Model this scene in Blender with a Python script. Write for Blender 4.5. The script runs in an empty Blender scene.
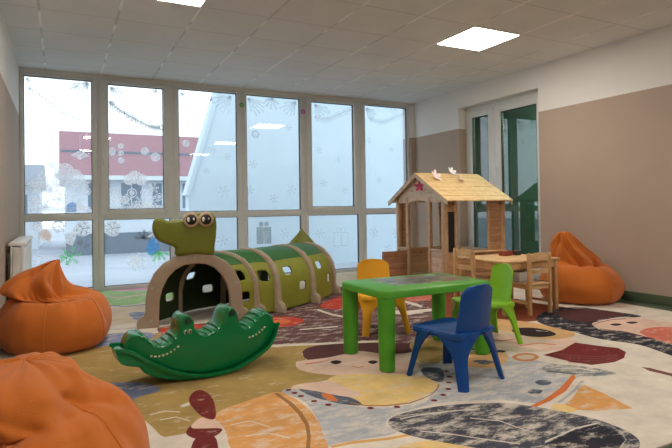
import bpy, bmesh, math, random
from mathutils import Vector, Matrix, noise
from mathutils.geometry import delaunay_2d_cdt
PI = math.pi
S = bpy.context.scene
COL = S.collection
random.seed(7)

# ------------------------------------------------------------------ materials
MATS = {}
def nmat(name):
    m = bpy.data.materials.new(name); m.use_nodes = True
    nt = m.node_tree; nt.nodes.clear()
    out = nt.nodes.new('ShaderNodeOutputMaterial')
    return m, nt, out
def srgb(r, g, b):
    f = lambda c: (c/255/12.92 if c/255 <= .04045 else ((c/255+.055)/1.055)**2.4)
    return (f(r), f(g), f(b), 1)
def ramp(nt, fac, stops):
    r = nt.nodes.new('ShaderNodeValToRGB')
    el = r.color_ramp.elements
    while len(el) < len(stops): el.new(.5)
    for e, (p, c) in zip(el, stops): e.position = p; e.color = c
    nt.links.new(fac, r.inputs[0]); return r.outputs[0]
def tex_coord(nt, scale=(1, 1, 1), kind='Object', rot=(0, 0, 0)):
    tc = nt.nodes.new('ShaderNodeTexCoord'); mp = nt.nodes.new('ShaderNodeMapping')
    mp.inputs['Scale'].default_value = scale; mp.inputs['Rotation'].default_value = rot
    nt.links.new(tc.outputs[kind], mp.inputs[0]); return mp.outputs[0]
def noise_n(nt, vec, scale, detail=4, rough=.6):
    n = nt.nodes.new('ShaderNodeTexNoise'); n.inputs['Scale'].default_value = scale
    n.inputs['Detail'].default_value = detail; n.inputs['Roughness'].default_value = rough
    nt.links.new(vec, n.inputs['Vector']); return n.outputs['Fac']
def plain(name, col, rough=.6, var=.08, nscale=9, bump=.0, bscale=60, sheen=0, spec=.5, coat=0, metal=0):
    m, nt, out = nmat(name)
    b = nt.nodes.new('ShaderNodeBsdfPrincipled')
    v = tex_coord(nt)
    n = noise_n(nt, v, nscale)
    lo = tuple(c*(1-var) for c in col[:3])+(1,); hi = tuple(min(1, c*(1+var)) for c in col[:3])+(1,)
    nt.links.new(ramp(nt, n, [(.3, lo), (.7, hi)]), b.inputs['Base Color'])
    b.inputs['Roughness'].default_value = rough
    b.inputs['Specular IOR Level'].default_value = spec
    b.inputs['Sheen Weight'].default_value = sheen
    b.inputs['Coat Weight'].default_value = coat
    b.inputs['Metallic'].default_value = metal
    if bump:
        bp = nt.nodes.new('ShaderNodeBump'); bp.inputs['Strength'].default_value = bump; bp.inputs['Distance'].default_value = .01
        nt.links.new(noise_n(nt, v, bscale), bp.inputs['Height']); nt.links.new(bp.outputs[0], b.inputs['Normal'])
    nt.links.new(b.outputs[0], out.inputs[0]); MATS[name] = m; return m
def wood(name, c1, c2, axis=0, rough=.55, plank=0, plank_axis=2):
    """straight-grain pine; plank = board width in metres, 0 for a single piece"""
    m, nt, out = nmat(name)
    b = nt.nodes.new('ShaderNodeBsdfPrincipled')
    sc = [28, 28, 28]; sc[axis] = 2.2
    v = tex_coord(nt, tuple(sc))
    n = noise_n(nt, v, 1.0, 5, .55)
    base = ramp(nt, n, [(.3, c1), (.68, c2)])
    v2 = tex_coord(nt, (3, 3, 3)); k = noise_n(nt, v2, 5, 2)
    mx = nt.nodes.new('ShaderNodeMixRGB'); mx.blend_type = 'MULTIPLY'; mx.inputs[0].default_value = 1
    nt.links.new(base, mx.inputs[1]); nt.links.new(ramp(nt, k, [(.25, (.78, .7, .62, 1)), (.5, (1, 1, 1, 1))]), mx.inputs[2])
    nt.links.new(mx.outputs[0], b.inputs['Base Color'])
    b.inputs['Roughness'].default_value = rough
    nt.links.new(b.outputs[0], out.inputs[0]); MATS[name] = m; return m
def emis(name, col, strength):
    m, nt, out = nmat(name)
    e = nt.nodes.new('ShaderNodeEmission'); e.inputs[0].default_value = col; e.inputs[1].default_value = strength
    nt.links.new(e.outputs[0], out.inputs[0]); MATS[name] = m; return m

# ------------------------------------------------------------------ mesh helpers
def add_box(bm, x0, x1, y0, y1, z0, z1, bev=0, M=None, seg=2):
    t = bmesh.new()
    vs = [t.verts.new((x, y, z)) for x in (x0, x1) for y in (y0, y1) for z in (z0, z1)]
    for f in ((0, 1, 3, 2), (4, 6, 7, 5), (0, 4, 5, 1), (2, 3, 7, 6), (0, 2, 6, 4), (1, 5, 7, 3)):
        t.faces.new([vs[i] for i in f])
    if bev: bmesh.ops.bevel(t, geom=t.edges[:], offset=bev, segments=seg, profile=.5, affect='EDGES')
    if M is not None: t.transform(M)
    merge(bm, t)
def merge(bm, t):
    me = bpy.data.meshes.new('tmp'); t.to_mesh(me); t.free(); bm.from_mesh(me); bpy.data.meshes.remove(me)
def add_prism(bm, poly, d0, d1, plane='xz', bev=0, seg=2, M=None):
    """extrude a 2-D outline between depths d0 and d1 along the axis the plane leaves out"""
    t = bmesh.new()
    def P(a, b, d): return (a, d, b) if plane == 'xz' else ((d, a, b) if plane == 'yz' else (a, b, d))
    f = [t.verts.new(P(a, b, d0)) for a, b in poly]; g = [t.verts.new(P(a, b, d1)) for a, b in poly]
    n = len(poly); caps = [t.faces.new(f), t.faces.new(g[::-1])]
    for i in range(n): t.faces.new([f[i], g[i], g[(i+1) % n], f[(i+1) % n]])
    bmesh.ops.recalc_face_normals(t, faces=t.faces[:])
    if bev:
        es = [e for c in caps for e in c.edges]
        bmesh.ops.bevel(t, geom=es, offset=bev, segments=seg, profile=.5, affect='EDGES')
    bmesh.ops.triangulate(t, faces=[q for q in t.faces if len(q.verts) > 4])
    if M is not None: t.transform(M)
    merge(bm, t)
def loft(bm, rings, cap=True, closed=True):
    vr = [[bm.verts.new(p) for p in r] for r in rings]
    n = len(rings[0])
    for a, b in zip(vr, vr[1:]):
        for i in range(n if closed else n-1):
            j = (i+1) % n
            bm.faces.new([a[i], a[j], b[j], b[i]])
    if cap:
        bm.faces.new(vr[0][::-1]); bm.faces.new(vr[-1])
    return vr
def add_tube(bm, pts, r, n=10, cap=True):
    pts = [Vector(p) for p in pts]; rings = []
    rr = r if isinstance(r, (list, tuple)) else [r]*len(pts)
    up = Vector((0, 0, 1))
    for i, p in enumerate(pts):
        d = (pts[min(i+1, len(pts)-1)]-pts[max(i-1, 0)]).normalized()
        a = d.cross(up)
        if a.length < 1e-3: a = d.cross(Vector((1, 0, 0)))
        a.normalize(); b = a.cross(d).normalized()
        rings.append([p+(a*math.cos(2*PI*k/n)+b*math.sin(2*PI*k/n))*rr[i] for k in range(n)])
    loft(bm, rings, cap)
def add_ball(bm, c, r, sx=1, sy=1, sz=1, seg=16):
    t = bmesh.new(); bmesh.ops.create_uvsphere(t, u_segments=seg, v_segments=seg//2+2, radius=r)
    t.transform(Matrix.Translation(c) @ Matrix.Diagonal((sx, sy, sz, 1))); merge(bm, t)
def rrect(w, h, r, n=5, cx=0, cy=0):
    """rounded rectangle outline"""
    out = []
    for (sx, sy, a0) in ((1, 1, 0), (-1, 1, 90), (-1, -1, 180), (1, -1, 270)):
        for k in range(n+1):
            a = math.radians(a0+90*k/n)
            out.append((cx+sx*(w/2-r)+r*math.cos(a), cy+sy*(h/2-r)+r*math.sin(a)))
    return out
def catmull(pts, sub=4, closed=True):
    n = len(pts); out = []
    rng = range(n) if closed else range(n-1)
    for i in rng:
        if closed: p = [pts[(i+k) % n] for k in (-1, 0, 1, 2)]
        else: p = [pts[max(0, min(n-1, i+k))] for k in (-1, 0, 1, 2)]
        for s in range(sub):
            t = s/sub
            out.append(tuple(.5*((2*b)+(-a+c)*t+(2*a-5*b+4*c-d)*t*t+(-a+3*b-3*c+d)*t**3) for a, b, c, d in zip(*p)))
    if not closed: out.append(tuple(pts[-1]))
    return out
def smooth_by_angle(me, ang=40):
    for p in me.polygons: p.use_smooth = True
    bm = bmesh.new(); bm.from_mesh(me)
    lim = math.radians(ang)
    for e in bm.edges:
        e.smooth = not (len(e.link_faces) == 2 and e.calc_face_angle(0) > lim)
    bm.to_mesh(me); bm.free()
def obj(name, bm, mat, parent=None, smooth=40, label=None, loc=None, rot=None, recalc=True):
    if recalc: bmesh.ops.recalc_face_normals(bm, faces=bm.faces[:])
    me = bpy.data.meshes.new(name); bm.to_mesh(me); bm.free()
    if smooth: smooth_by_angle(me, smooth)
    for m in (mat if isinstance(mat, list) else [mat]): me.materials.append(MATS[m])
    o = bpy.data.objects.new(name, me); COL.objects.link(o)
    if parent: o.parent = parent
    if loc: o.location = loc
    if rot: o.rotation_euler = rot
    if label: o['label'] = label
    return o
def tag(o, label, cat, group=None):
    o['label'] = label; o['category'] = cat
    if group: o['group'] = group
    return o
def thing(name, label, cat, loc=(0, 0, 0), rz=0, group=None):
    o = bpy.data.objects.new(name, None); COL.objects.link(o); o.empty_display_size = .1
    o.location = loc; o.rotation_euler = (0, 0, rz); return tag(o, label, cat, group)
def struct(name, bm=None, mat=None, smooth=30):
    if bm is None:
        o = bpy.data.objects.new(name, None); COL.objects.link(o)
    else: o = obj(name, bm, mat, smooth=smooth)
    o['kind'] = 'structure'; return o
def B(): return bmesh.new()
def copy_tree(root, loc, rz, label, group=None):
    r = root.copy(); COL.objects.link(r); r.location = loc; r.rotation_euler = (0, 0, rz); r['label'] = label
    for ch in list(root.children):
        c = ch.copy(); COL.objects.link(c); c.parent = r
        for g in list(ch.children):
            d = g.copy(); COL.objects.link(d); d.parent = c
    return r

# room numbers, metres
XL, XR, YW, YB, ZC = -.424, 5.13, 7.23, -3.2, 2.658
H = .974
# ------------------------------------------------------------------ the palette
plain('frame_white', (.66, .67, .66, 1), .45, .03)
plain('seal', (.06, .06, .06, 1), .7, .05)
plain('handle_white', (.72, .71, .68, 1), .35, .02)
plain('green_vinyl', srgb(78, 92, 72), .45, .08)
plain('corridor_green', srgb(66, 122, 104), .7, .05)
plain('radiator_white', (.74, .74, .72, 1), .4, .02)
plain('bag_fabric', (.55, .148, .019, 1), .82, .07, 3.5, .35, 260, sheen=.15, spec=.25)
plain('seam_thread', (.50, .13, .018, 1), .85, .05)
plain('tunnel_tan', srgb(164, 148, 128), .5, .06, 14, spec=.4)
plain('tunnel_olive', srgb(136, 142, 50), .5, .08, 10, spec=.4)
plain('tunnel_dark_green', srgb(50, 104, 50), .5, .08, 10, spec=.4)
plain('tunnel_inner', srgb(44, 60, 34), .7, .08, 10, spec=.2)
plain('head_olive', srgb(110, 116, 36), .5, .08, 10, spec=.4)
plain('eye_black', (.012, .01, .01, 1), .25, 0)
plain('eye_white', (.75, .72, .68, 1), .3, 0)
plain('eye_tan', srgb(188, 164, 138), .4, .04)
plain('rocker_green', (.001, .175, .050, 1), .22, .06, 6, spec=.42)
plain('hole_shade', (.002, .03, .012, 1), .5, 0)
plain('tooth', (.55, .62, .45, 1), .35, .0)
plain('table_green', (.075, .34, .022, 1), .42, .05, 7, spec=.45)
plain('chair_yellow', (.80, .40, .018, 1), .38, .04, 7, spec=.45)
plain('chair_blue', (.004, .058, .25, 1), .42, .06, 7, spec=.3)
plain('chair_green', (.235, .53, .022, 1), .38, .04, 7, spec=.45)
wood('pine_x', srgb(198, 160, 112), srgb(224, 190, 144), 0)
wood('pine_y', srgb(192, 146, 96), srgb(222, 182, 132), 1)
wood('pine_z', srgb(186, 140, 92), srgb(216, 174, 124), 2)
wood('house_x', srgb(172, 128, 90), srgb(200, 158, 118), 0)
wood('house_y', srgb(200, 182, 158), srgb(222, 206, 184), 1)
wood('house_z', srgb(186, 152, 116), srgb(212, 180, 144), 2)
wood('roof_wood', srgb(206, 172, 120), srgb(228, 198, 148), 0)
wood('dark_plank_x', srgb(128, 90, 62), srgb(160, 118, 84), 0)
wood('dark_plank_y', srgb(124, 82, 50), srgb(160, 112, 72), 1)
plain('black_panel', (.012, .012, .012, 1), .7, .1)
plain('metal_grey', (.4, .4, .4, 1), .35, .02, metal=.8)
plain('paper_pink', srgb(244, 222, 222), .8, .03)
plain('paper_magenta', srgb(206, 70, 120), .8, .03)
plain('paper_white', srgb(235, 232, 228), .8, .02)
plain('paper_green', srgb(90, 170, 90), .8, .04)
plain('paper_purple', srgb(190, 120, 190), .8, .04)
plain('box_white', srgb(205, 210, 214), .5, .03)
plain('box_red', srgb(150, 70, 48), .6, .08)
plain('box_dark', srgb(44, 44, 46), .6, .05)
plain('lamp_trim', (.75, .75, .73, 1), .5, .01)
emis('lamp_panel', (1, .92, .82, 1), 29.0)
plain('red_roof', srgb(140, 88, 96), .8, .1, 4)
plain('grey_roof', srgb(120, 130, 142), .8, .1, 4)
plain('facade_white', (.66, .72, .77, 1), .8, .05, 3)
plain('facade_grey', srgb(80, 96, 112), .8, .08, 3)
plain('window_dark', srgb(84, 108, 128), .3, .1, 3)
plain('pale_blue_render', (.52, .63, .69, 1), .9, .03, 1.5)
plain('trunk', srgb(96, 84, 72), .9, .1)
plain('yard', (.36, .40, .45, 1), .9, .14, .6)
plain('rail_dark', srgb(52, 60, 70), .6, .05)
plain('paint_blue', srgb(40, 110, 190), .7, .08)
plain('shrub_green', srgb(70, 104, 88), .9, .3, 8)

def two_tone(name, low, high, zsplit, rough=.75):
    m, nt, out = nmat(name)
    b = nt.nodes.new('ShaderNodeBsdfPrincipled'); b.inputs['Roughness'].default_value = rough
    b.inputs['Specular IOR Level'].default_value = .3
    v = tex_coord(nt)
    sp = nt.nodes.new('ShaderNodeSeparateXYZ'); nt.links.new(v, sp.inputs[0])
    gt = nt.nodes.new('ShaderNodeMath'); gt.operation = 'GREATER_THAN'; gt.inputs[1].default_value = zsplit
    nt.links.new(sp.outputs[2], gt.inputs[0])
    mx = nt.nodes.new('ShaderNodeMixRGB'); nt.links.new(gt.outputs[0], mx.inputs[0])
    n = noise_n(nt, v, 1.3)
    dk = lambda c, k: tuple(x*k for x in c[:3])+(1,)
    nt.links.new(ramp(nt, n, [(.3, dk(low, .96)), (.7, dk(low, 1.04))]), mx.inputs[1])
    nt.links.new(ramp(nt, n, [(.3, dk(high, .97)), (.7, dk(high, 1.0))]), mx.inputs[2])
    nt.links.new(mx.outputs[0], b.inputs['Base Color'])
    bp = nt.nodes.new('ShaderNodeBump'); bp.inputs['Strength'].default_value = .08
    nt.links.new(noise_n(nt, v, 90), bp.inputs['Height']); nt.links.new(bp.outputs[0], b.inputs['Normal'])
    nt.links.new(b.outputs[0], out.inputs[0]); MATS[name] = m
two_tone('wall_paint', (.41, .322, .26, 1), (.78, .76, .73, 1), 2.096)

# suspended ceiling: 0.6 m tiles with pressed seams
def ceiling_mat():
    m, nt, out = nmat('ceiling_tiles')
    b = nt.nodes.new('ShaderNodeBsdfPrincipled'); b.inputs['Roughness'].default_value = .9
    v = tex_coord(nt, (1/.6, 1/.6, 1))
    sub = nt.nodes.new('ShaderNodeVectorMath'); sub.operation = 'SUBTRACT'
    sub.inputs[1].default_value = (-.150/.6, 4.422/.6, 0); nt.links.new(v, sub.inputs[0])
    sp = nt.nodes.new('ShaderNodeSeparateXYZ'); nt.links.new(sub.outputs[0], sp.inputs[0])
    def seam(i, w):
        fr = nt.nodes.new('ShaderNodeMath'); fr.operation = 'PINGPONG'; fr.inputs[1].default_value = .5
        nt.links.new(sp.outputs[i], fr.inputs[0])
        lt = nt.nodes.new('ShaderNodeMath'); lt.operation = 'LESS_THAN'; lt.inputs[1].default_value = w
        nt.links.new(fr.outputs[0], lt.inputs[0]); return lt.outputs[0]
    sx, sy = seam(0, .016), seam(1, .010)
    n = noise_n(nt, v, .8, 2)
    base = ramp(nt, n, [(.3, (.70, .70, .69, 1)), (.7, (.77, .77, .76, 1))])
    m1 = nt.nodes.new('ShaderNodeMixRGB'); nt.links.new(sy, m1.inputs[0]); nt.links.new(base, m1.inputs[1]); m1.inputs[2].default_value = (.55, .54, .52, 1)
    pr = noise_n(nt, v, 1.7, 1)
    m2 = nt.nodes.new('ShaderNodeMixRGB'); nt.links.new(sx, m2.inputs[0]); nt.links.new(m1.outputs[0], m2.inputs[1])
    nt.links.new(ramp(nt, pr, [(.45, (.56, .55, .53, 1)), (.55, (.92, .92, .91, 1))]), m2.inputs[2])
    nt.links.new(m2.outputs[0], b.inputs['Base Color'])
    nt.links.new(b.outputs[0], out.inputs[0]); MATS['ceiling_tiles'] = m
ceiling_mat()

def glass_mat(name, tint, rmin=.03, film=0):
    m, nt, out = nmat(name)
    tr = nt.nodes.new('ShaderNodeBsdfTransparent'); tr.inputs[0].default_value = tint
    gl = nt.nodes.new('ShaderNodeBsdfGlossy'); gl.inputs['Roughness'].default_value = .02
    fr = nt.nodes.new('ShaderNodeFresnel'); fr.inputs[0].default_value = 1.5
    ad = nt.nodes.new('ShaderNodeMath'); ad.operation = 'ADD'; ad.inputs[1].default_value = rmin; ad.use_clamp = True
    nt.links.new(fr.outputs[0], ad.inputs[0])
    ge = nt.nodes.new('ShaderNodeNewGeometry'); iv = nt.nodes.new('ShaderNodeMath'); iv.operation = 'SUBTRACT'; iv.inputs[0].default_value = 1
    nt.links.new(ge.outputs['Backfacing'], iv.inputs[1]); mu = nt.nodes.new('ShaderNodeMath'); mu.operation = 'MULTIPLY'
    nt.links.new(ad.outputs[0], mu.inputs[0]); nt.links.new(iv.outputs[0], mu.inputs[1])
    mx = nt.nodes.new('ShaderNodeMixShader'); nt.links.new(mu.outputs[0], mx.inputs[0])
    nt.links.new(tr.outputs[0], mx.inputs[1]); nt.links.new(gl.outputs[0], mx.inputs[2])
    last = mx.outputs[0]
    if film:   # frosty film on the sheet scatters some daylight
        tl = nt.nodes.new('ShaderNodeBsdfTranslucent'); tl.inputs[0].default_value = (.9, .95, 1, 1)
        m3 = nt.nodes.new('ShaderNodeMixShader'); m3.inputs[0].default_value = film
        nt.links.new(last, m3.inputs[1]); nt.links.new(tl.outputs[0], m3.inputs[2]); last = m3.outputs[0]
    nt.links.new(last, out.inputs[0]); MATS[name] = m
glass_mat('glass_clear', (.95, .975, .985, 1), .015, .07)
glass_mat('glass_door', (.72, .92, .86, 1), .12)

def paint_mat(name, col, cover):
    """thin window paint: light comes through it from the yard"""
    m, nt, out = nmat(name)
    tr = nt.nodes.new('ShaderNodeBsdfTransparent')
    tl = nt.nodes.new('ShaderNodeBsdfTranslucent'); tl.inputs[0].default_value = col
    df = nt.nodes.new('ShaderNodeBsdfDiffuse'); df.inputs[0].default_value = col
    m1 = nt.nodes.new('ShaderNodeMixShader'); m1.inputs[0].default_value = .45
    nt.links.new(tl.outputs[0], m1.inputs[1]); nt.links.new(df.outputs[0], m1.inputs[2])
    m2 = nt.nodes.new('ShaderNodeMixShader')
    v = tex_coord(nt); n = noise_n(nt, v, 45, 3)
    r = nt.nodes.new('ShaderNodeMapRange'); r.inputs[1].default_value = .3; r.inputs[2].default_value = .7
    r.inputs[3].default_value = cover*.55; r.inputs[4].default_value = min(1, cover*1.25); nt.links.new(n, r.inputs[0])
    nt.links.new(r.outputs[0], m2.inputs[0])
    nt.links.new(tr.outputs[0], m2.inputs[1]); nt.links.new(m1.outputs[0], m2.inputs[2])
    nt.links.new(m2.outputs[0], out.inputs[0]); MATS[name] = m
paint_mat('snow_paint', (.95, .97, 1, 1), .74)
paint_mat('grey_paint', (.22, .26, .28, 1), .70)
paint_mat('faint_paint', (.62, .70, .76, 1), .32)
paint_mat('window_paint_blue', (.08, .35, .75, 1), .85)
paint_mat('window_paint_green', (.2, .75, .3, 1), .7)
paint_mat('window_paint_peach', (.85, .62, .45, 1), .55)

# rug dyes: print colour worn through to the cream ground by noise
def rug_mat(name, col, wear=.25, var=.12):
    m, nt, out = nmat('rug_'+name)
    b = nt.nodes.new('ShaderNodeBsdfPrincipled'); b.inputs['Roughness'].default_value = .95
    b.inputs['Specular IOR Level'].default_value = .12
    v = tex_coord(nt)
    n = noise_n(nt, v, 5, 6, .7)
    lo = tuple(c*(1-var) for c in col[:3])+(1,); hi = tuple(min(1, c*(1+var)) for c in col[:3])+(1,)
    c0 = ramp(nt, n, [(.35, lo), (.65, hi)])
    v2 = tex_coord(nt, (1, 2.2, 1), rot=(0, 0, .5)); w = noise_n(nt, v2, 6.5, 12, .80)
    f = ramp(nt, w, [(.70-wear*.5, (0, 0, 0, 1)), (.80-wear*.5, (.8, .8, .8, 1))])
    mx = nt.nodes.new('ShaderNodeMixRGB'); nt.links.new(f, mx.inputs[0]); nt.links.new(c0, mx.inputs[1]); mx.inputs[2].default_value = RC['cream']
    nt.links.new(mx.outputs[0], b.inputs['Base Color'])
    bp = nt.nodes.new('ShaderNodeBump'); bp.inputs['Strength'].default_value = .25; bp.inputs['Distance'].default_value = .004
    nt.links.new(noise_n(nt, v, 220, 3), bp.inputs['Height']); nt.links.new(bp.outputs[0], b.inputs['Normal'])
    nt.links.new(b.outputs[0], out.inputs[0]); MATS['rug_'+name] = m
RC = dict(cream=srgb(210, 201, 188), olive=srgb(164, 138, 84), maroon=srgb(98, 68, 68), green=srgb(150, 190, 130), pink=srgb(214, 150, 180),
    pale=srgb(196, 182, 160), stripe=srgb(168, 172, 168), bluegrey=srgb(118, 130, 166), red=srgb(186, 66, 50), orange2=srgb(204, 116, 66),
    hair=srgb(86, 54, 54), pink2=srgb(214, 184, 166), dark=srgb(50, 40, 40), blue=srgb(166, 170, 176), yellow=srgb(218, 188, 124),
    slate=srgb(84, 92, 106), black=srgb(46, 46, 56), tan=srgb(206, 166, 118), rust=srgb(132, 72, 48), pinkred=srgb(196, 110, 92),
    dkred=srgb(112, 44, 42), orangering=srgb(198, 128, 86), grey=srgb(122, 126, 130), orange=srgb(212, 156, 94), maroonline=srgb(120, 76, 72),
    orangeline=srgb(156, 112, 68), orangeline2=srgb(206, 160, 96), charcoal=srgb(68, 70, 82), gold=srgb(180, 150, 80))
WEAR = dict(cream=.0, charcoal=.45, maroon=.38, olive=.30, orange=.40, black=.36, grey=.5, blue=.46, pink2=.34, slate=.36, dkred=.26, red=.34, stripe=.40, rust=.2, dark=.1, hair=.2, yellow=.36, bluegrey=.4, green=.4, pale=.3, pinkred=.34)
for k in RC: rug_mat(k, RC[k], WEAR.get(k, .2))
# ------------------------------------------------------------------ the room
bm = B(); add_box(bm, XL-.2, 6.6, YB-.1, YW+.05, -.12, -.008); struct('floor', bm, 'green_vinyl')
bm = B(); add_box(bm, XL-.2, XR+.35, YB-.1, YW+.15, ZC, ZC+.12); struct('ceiling', bm, 'ceiling_tiles')
bm = B(); add_box(bm, XL-.15, XL, YB, YW+.15, -.008, ZC); struct('wall_left', bm, 'wall_paint')
OY0, OY1, OZ = 4.60, 6.06, 2.39
bm = B()
add_box(bm, XR, XR+.3, YB, OY0, -.008, ZC); add_box(bm, XR, XR+.3, OY1, YW+.15, -.008, ZC); add_box(bm, XR, XR+.3, OY0, OY1, OZ, ZC)
struct('wall_right', bm, 'wall_paint')
bm = B(); add_box(bm, XL-.1, XR+.3, YB-.15, YB, -.008, ZC); struct('wall_back', bm, 'wall_paint')
bm = B(); add_box(bm, XL, XR, YW-.06, YW+.12, 2.615, ZC); add_box(bm, 5.045, XR, YW-.10, YW+.12, -.008, 2.615)
struct('wall_window', bm, 'wall_paint')
bm = B()
add_box(bm, XR-.012, XR, YB, OY0, -.008, .088, .003); add_box(bm, XR-.012, XR, OY1, YW-.1, -.008, .088, .003)
struct('baseboard_right', bm, 'green_vinyl')
bm = B(); add_box(bm, XL, XL+.012, YB, YW-.1, -.008, .088, .003); struct('baseboard_left', bm, 'green_vinyl')
# corridor beyond the glazed doors
bm = B(); add_box(bm, 6.5, 6.6, 3.0, 7.4, -.008, 2.7); add_box(bm, XR+.3, 6.5, 7.3, 7.4, -.008, 2.7); add_box(bm, XR+.3, 6.5, 3.0, 3.1, -.008, 2.7)
add_box(bm, XR+.3, 6.6, 3.0, 7.4, 2.66, 2.76)
struct('wall_corridor', bm, 'corridor_green')

# ---- windows: six bays of fixed and opening lights
MX = [-.424, .405, 1.322, 2.236, 3.172, 4.147, 5.045]
HW = [.045, .062, .058, .068, .058, .066, .044]
Y0, Y1 = 7.165, 7.235
OPEN = (1, 4)
wins = []
for i in range(6):
    w = struct('window_%d' % (i+1)); w.location = ((MX[i]+MX[i+1])/2, YW-.03, 0); wins.append(w)
    ox, oy = w.location.x, w.location.y
    a, b = MX[i], MX[i+1]
    l, r = a+HW[i], b-HW[i+1]
    bm = B()
    def bx(x0, x1, y0, y1, z0, z1, bev=.006): add_box(bm, x0-ox, x1-ox, y0-oy, y1-oy, z0, z1, bev)
    bx(a+(.0 if i == 0 else .0005), l, Y0, Y1, -.008, 2.615); bx(r, b-.0005, Y0, Y1, -.008, 2.615)
    bx(l, r, Y0, Y1, 2.575, 2.615); bx(l, r, Y0, Y1, .872, .952); bx(l, r, Y0, Y1, -.008, .045)
    obj('window_frame', bm, 'frame_white', w)
    gz0, gz1, gl, gr = .952, 2.575, l, r
    if i in OPEN:
        bm = B(); s0, s1 = (a+.028, b-.045) if i == 1 else (a+.03, b-.05)
        yy = Y0-.022
        bx(s0, s0+.092, yy, Y1-.02, .925, 2.60); bx(s1-.088, s1, yy, Y1-.02, .925, 2.60)
        bx(s0+.092, s1-.088, yy, Y1-.02, .925, .995); bx(s0+.092, s1-.088, yy, Y1-.02, 2.555, 2.60)
        sash = obj('sash', bm, 'frame_white', w)
        gl, gr, gz0, gz1 = s0+.092, s1-.088, .995, 2.555
        bm = B(); hx = s0+.035-ox
        add_box(bm, hx-.013, hx+.013, yy-oy-.012, yy-oy, 1.62, 1.69, .004); add_tube(bm, [(hx, yy-oy-.012, 1.655), (hx, yy-oy-.045, 1.655), (hx, yy-oy-.05, 1.64), (hx, yy-oy-.05, 1.54)], .008, 8)
        obj('window_handle', bm, 'handle_white', sash)
    # dark rubber seal on the inner edge of the glass
    bm = B()
    for (p, q, z0, z1) in ((gl, gr, gz0, gz1), (l, r, .045, .872)):
        t = .007
        bx(p, p+t, Y0+.012, Y1-.022, z0, z1, 0); bx(q-t, q, Y0+.012, Y1-.022, z0, z1, 0); bx(p+t, q-t, Y0+.012, Y1-.022, z1-t, z1, 0); bx(p+t, q-t, Y0+.012, Y1-.022, z0, z0+t, 0)
    obj('seal', bm, 'seal', w)
    for (p, q, z0, z1) in ((gl, gr, gz0, gz1), (l, r, .045, .872)):
        bm = B(); bx(p, q, Y1-.035, Y1-.031, z0, z1, 0); obj('pane', bm, 'glass_clear', w)

# ---- winter drawings on the glass, painted on the room side
class Paint:
    def __init__(s, i): s.i = i; s.b = {}; s.n = 0
    def bm(s, k): s.n += 1; return s.b.setdefault(k, B())
    def poly(s, k, pts):
        bm = s.bm(k); w = wins[s.i].location; y = 7.198-.0006*(s.n % 9)-w.y
        try: bm.faces.new([bm.verts.new((x-w.x, y, z)) for x, z in pts])
        except ValueError: pass
    def disc(s, k, x, z, r, n=20, sq=1): s.poly(k, [(x+r*math.cos(2*PI*q/n), z+sq*r*math.sin(2*PI*q/n)) for q in range(n)])
    def line(s, k, x0, z0, x1, z1, w):
        d = Vector((x1-x0, z1-z0)).normalized()*w/2
        s.poly(k, [(x0-d.y, z0+d.x), (x1-d.y, z1+d.x), (x1+d.y, z1-d.x), (x0+d.y, z0-d.x)])
    def flake(s, k, x, z, r, w=.007, a0=.2):
        for q in range(6):
            a = a0+q*PI/3; c, d = math.cos(a), math.sin(a)
            s.line(k, x, z, x+r*c, z+r*d, w)
            for f in (.5, .78):
                for sg in (-.9, .9):
                    s.line(k, x+r*f*c, z+r*f*d, x+r*f*c+r*.28*math.cos(a+sg), z+r*f*d+r*.28*math.sin(a+sg), w*.8)
    def ring(s, k, x, z, r, w):
        n = 22
        for q in range(n):
            a, b = 2*PI*q/n, 2*PI*(q+1)/n
            s.poly(k, [(x+r*math.cos(a), z+r*math.sin(a)), (x+r*math.cos(b), z+r*math.sin(b)), (x+(r-w)*math.cos(b), z+(r-w)*math.sin(b)), (x+(r-w)*math.cos(a), z+(r-w)*math.sin(a))])
    def branch(s, k, pts, need=.07, w=.009):
        pts = catmull(pts, 6, False)
        for p, q in zip(pts, pts[1:]):
            s.line(k, *p, *q, w)
            a = math.atan2(q[1]-p[1], q[0]-p[0])
            for sg in (-.5, .5, -.9):
                L = need*random.uniform(.6, 1.1)
                s.line(k, p[0], p[1], p[0]+L*math.cos(a+sg), p[1]+L*math.sin(a+sg), w*.75)
    def bauble(s, k, x, z, r, top):
        if top: s.line(k, x, z+r, x, top, .004)
        s.disc(k, x, z, r); s.ring(k, x, z, r*1.25, r*.12)
    def fan(s, k, x, z, r, a0, a1, n=7):
        for q in range(n):
            a = a0+(a1-a0)*q/(n-1); L = r*random.uniform(.7, 1.1)
            s.branch(k, [(x, z), (x+L*.5*math.cos(a), z+L*.5*math.sin(a)), (x+L*math.cos(a), z+L*math.sin(a))], .035, .006)
    def done(s):
        for k, bm in s.b.items():
            nm = {'window_paint_blue': 'painted_drawing', 'window_paint_green': 'painted_drawing', 'window_paint_peach': 'painted_drawing'}.get(k, 'painted_decoration')
            obj(nm, bm, k, wins[s.i], smooth=0, recalc=False)
p = Paint(0)
p.branch('grey_paint', [(-.33, 2.44), (-.158, 2.323), (.019, 2.17), (.213, 2.098)], .045, .006)
p.fan('snow_paint', .31, 2.55, .22, 3.3, 4.6, 6); p.fan('faint_paint', .2, 2.5, .25, 2.9, 3.9, 5); p.fan('faint_paint', -.35, 2.55, .16, -.2, -1.3, 4)
p.bauble('snow_paint', .21, 1.70, .0, 2.09); p.poly('snow_paint', [(.10, 1.655), (.20, 1.715), (.22, 1.715), (.32, 1.655), (.26, 1.635), (.21, 1.60), (.16, 1.635)])
for x, z, r in ((-.295, 1.878, .05), (-.057, 1.831, .07), (-.297, 1.644, .03), (-.19, 1.56, .03)): p.flake('faint_paint', x, z, r)
p.bauble('snow_paint', -.091, 1.532, .04, 1.8)
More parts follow.
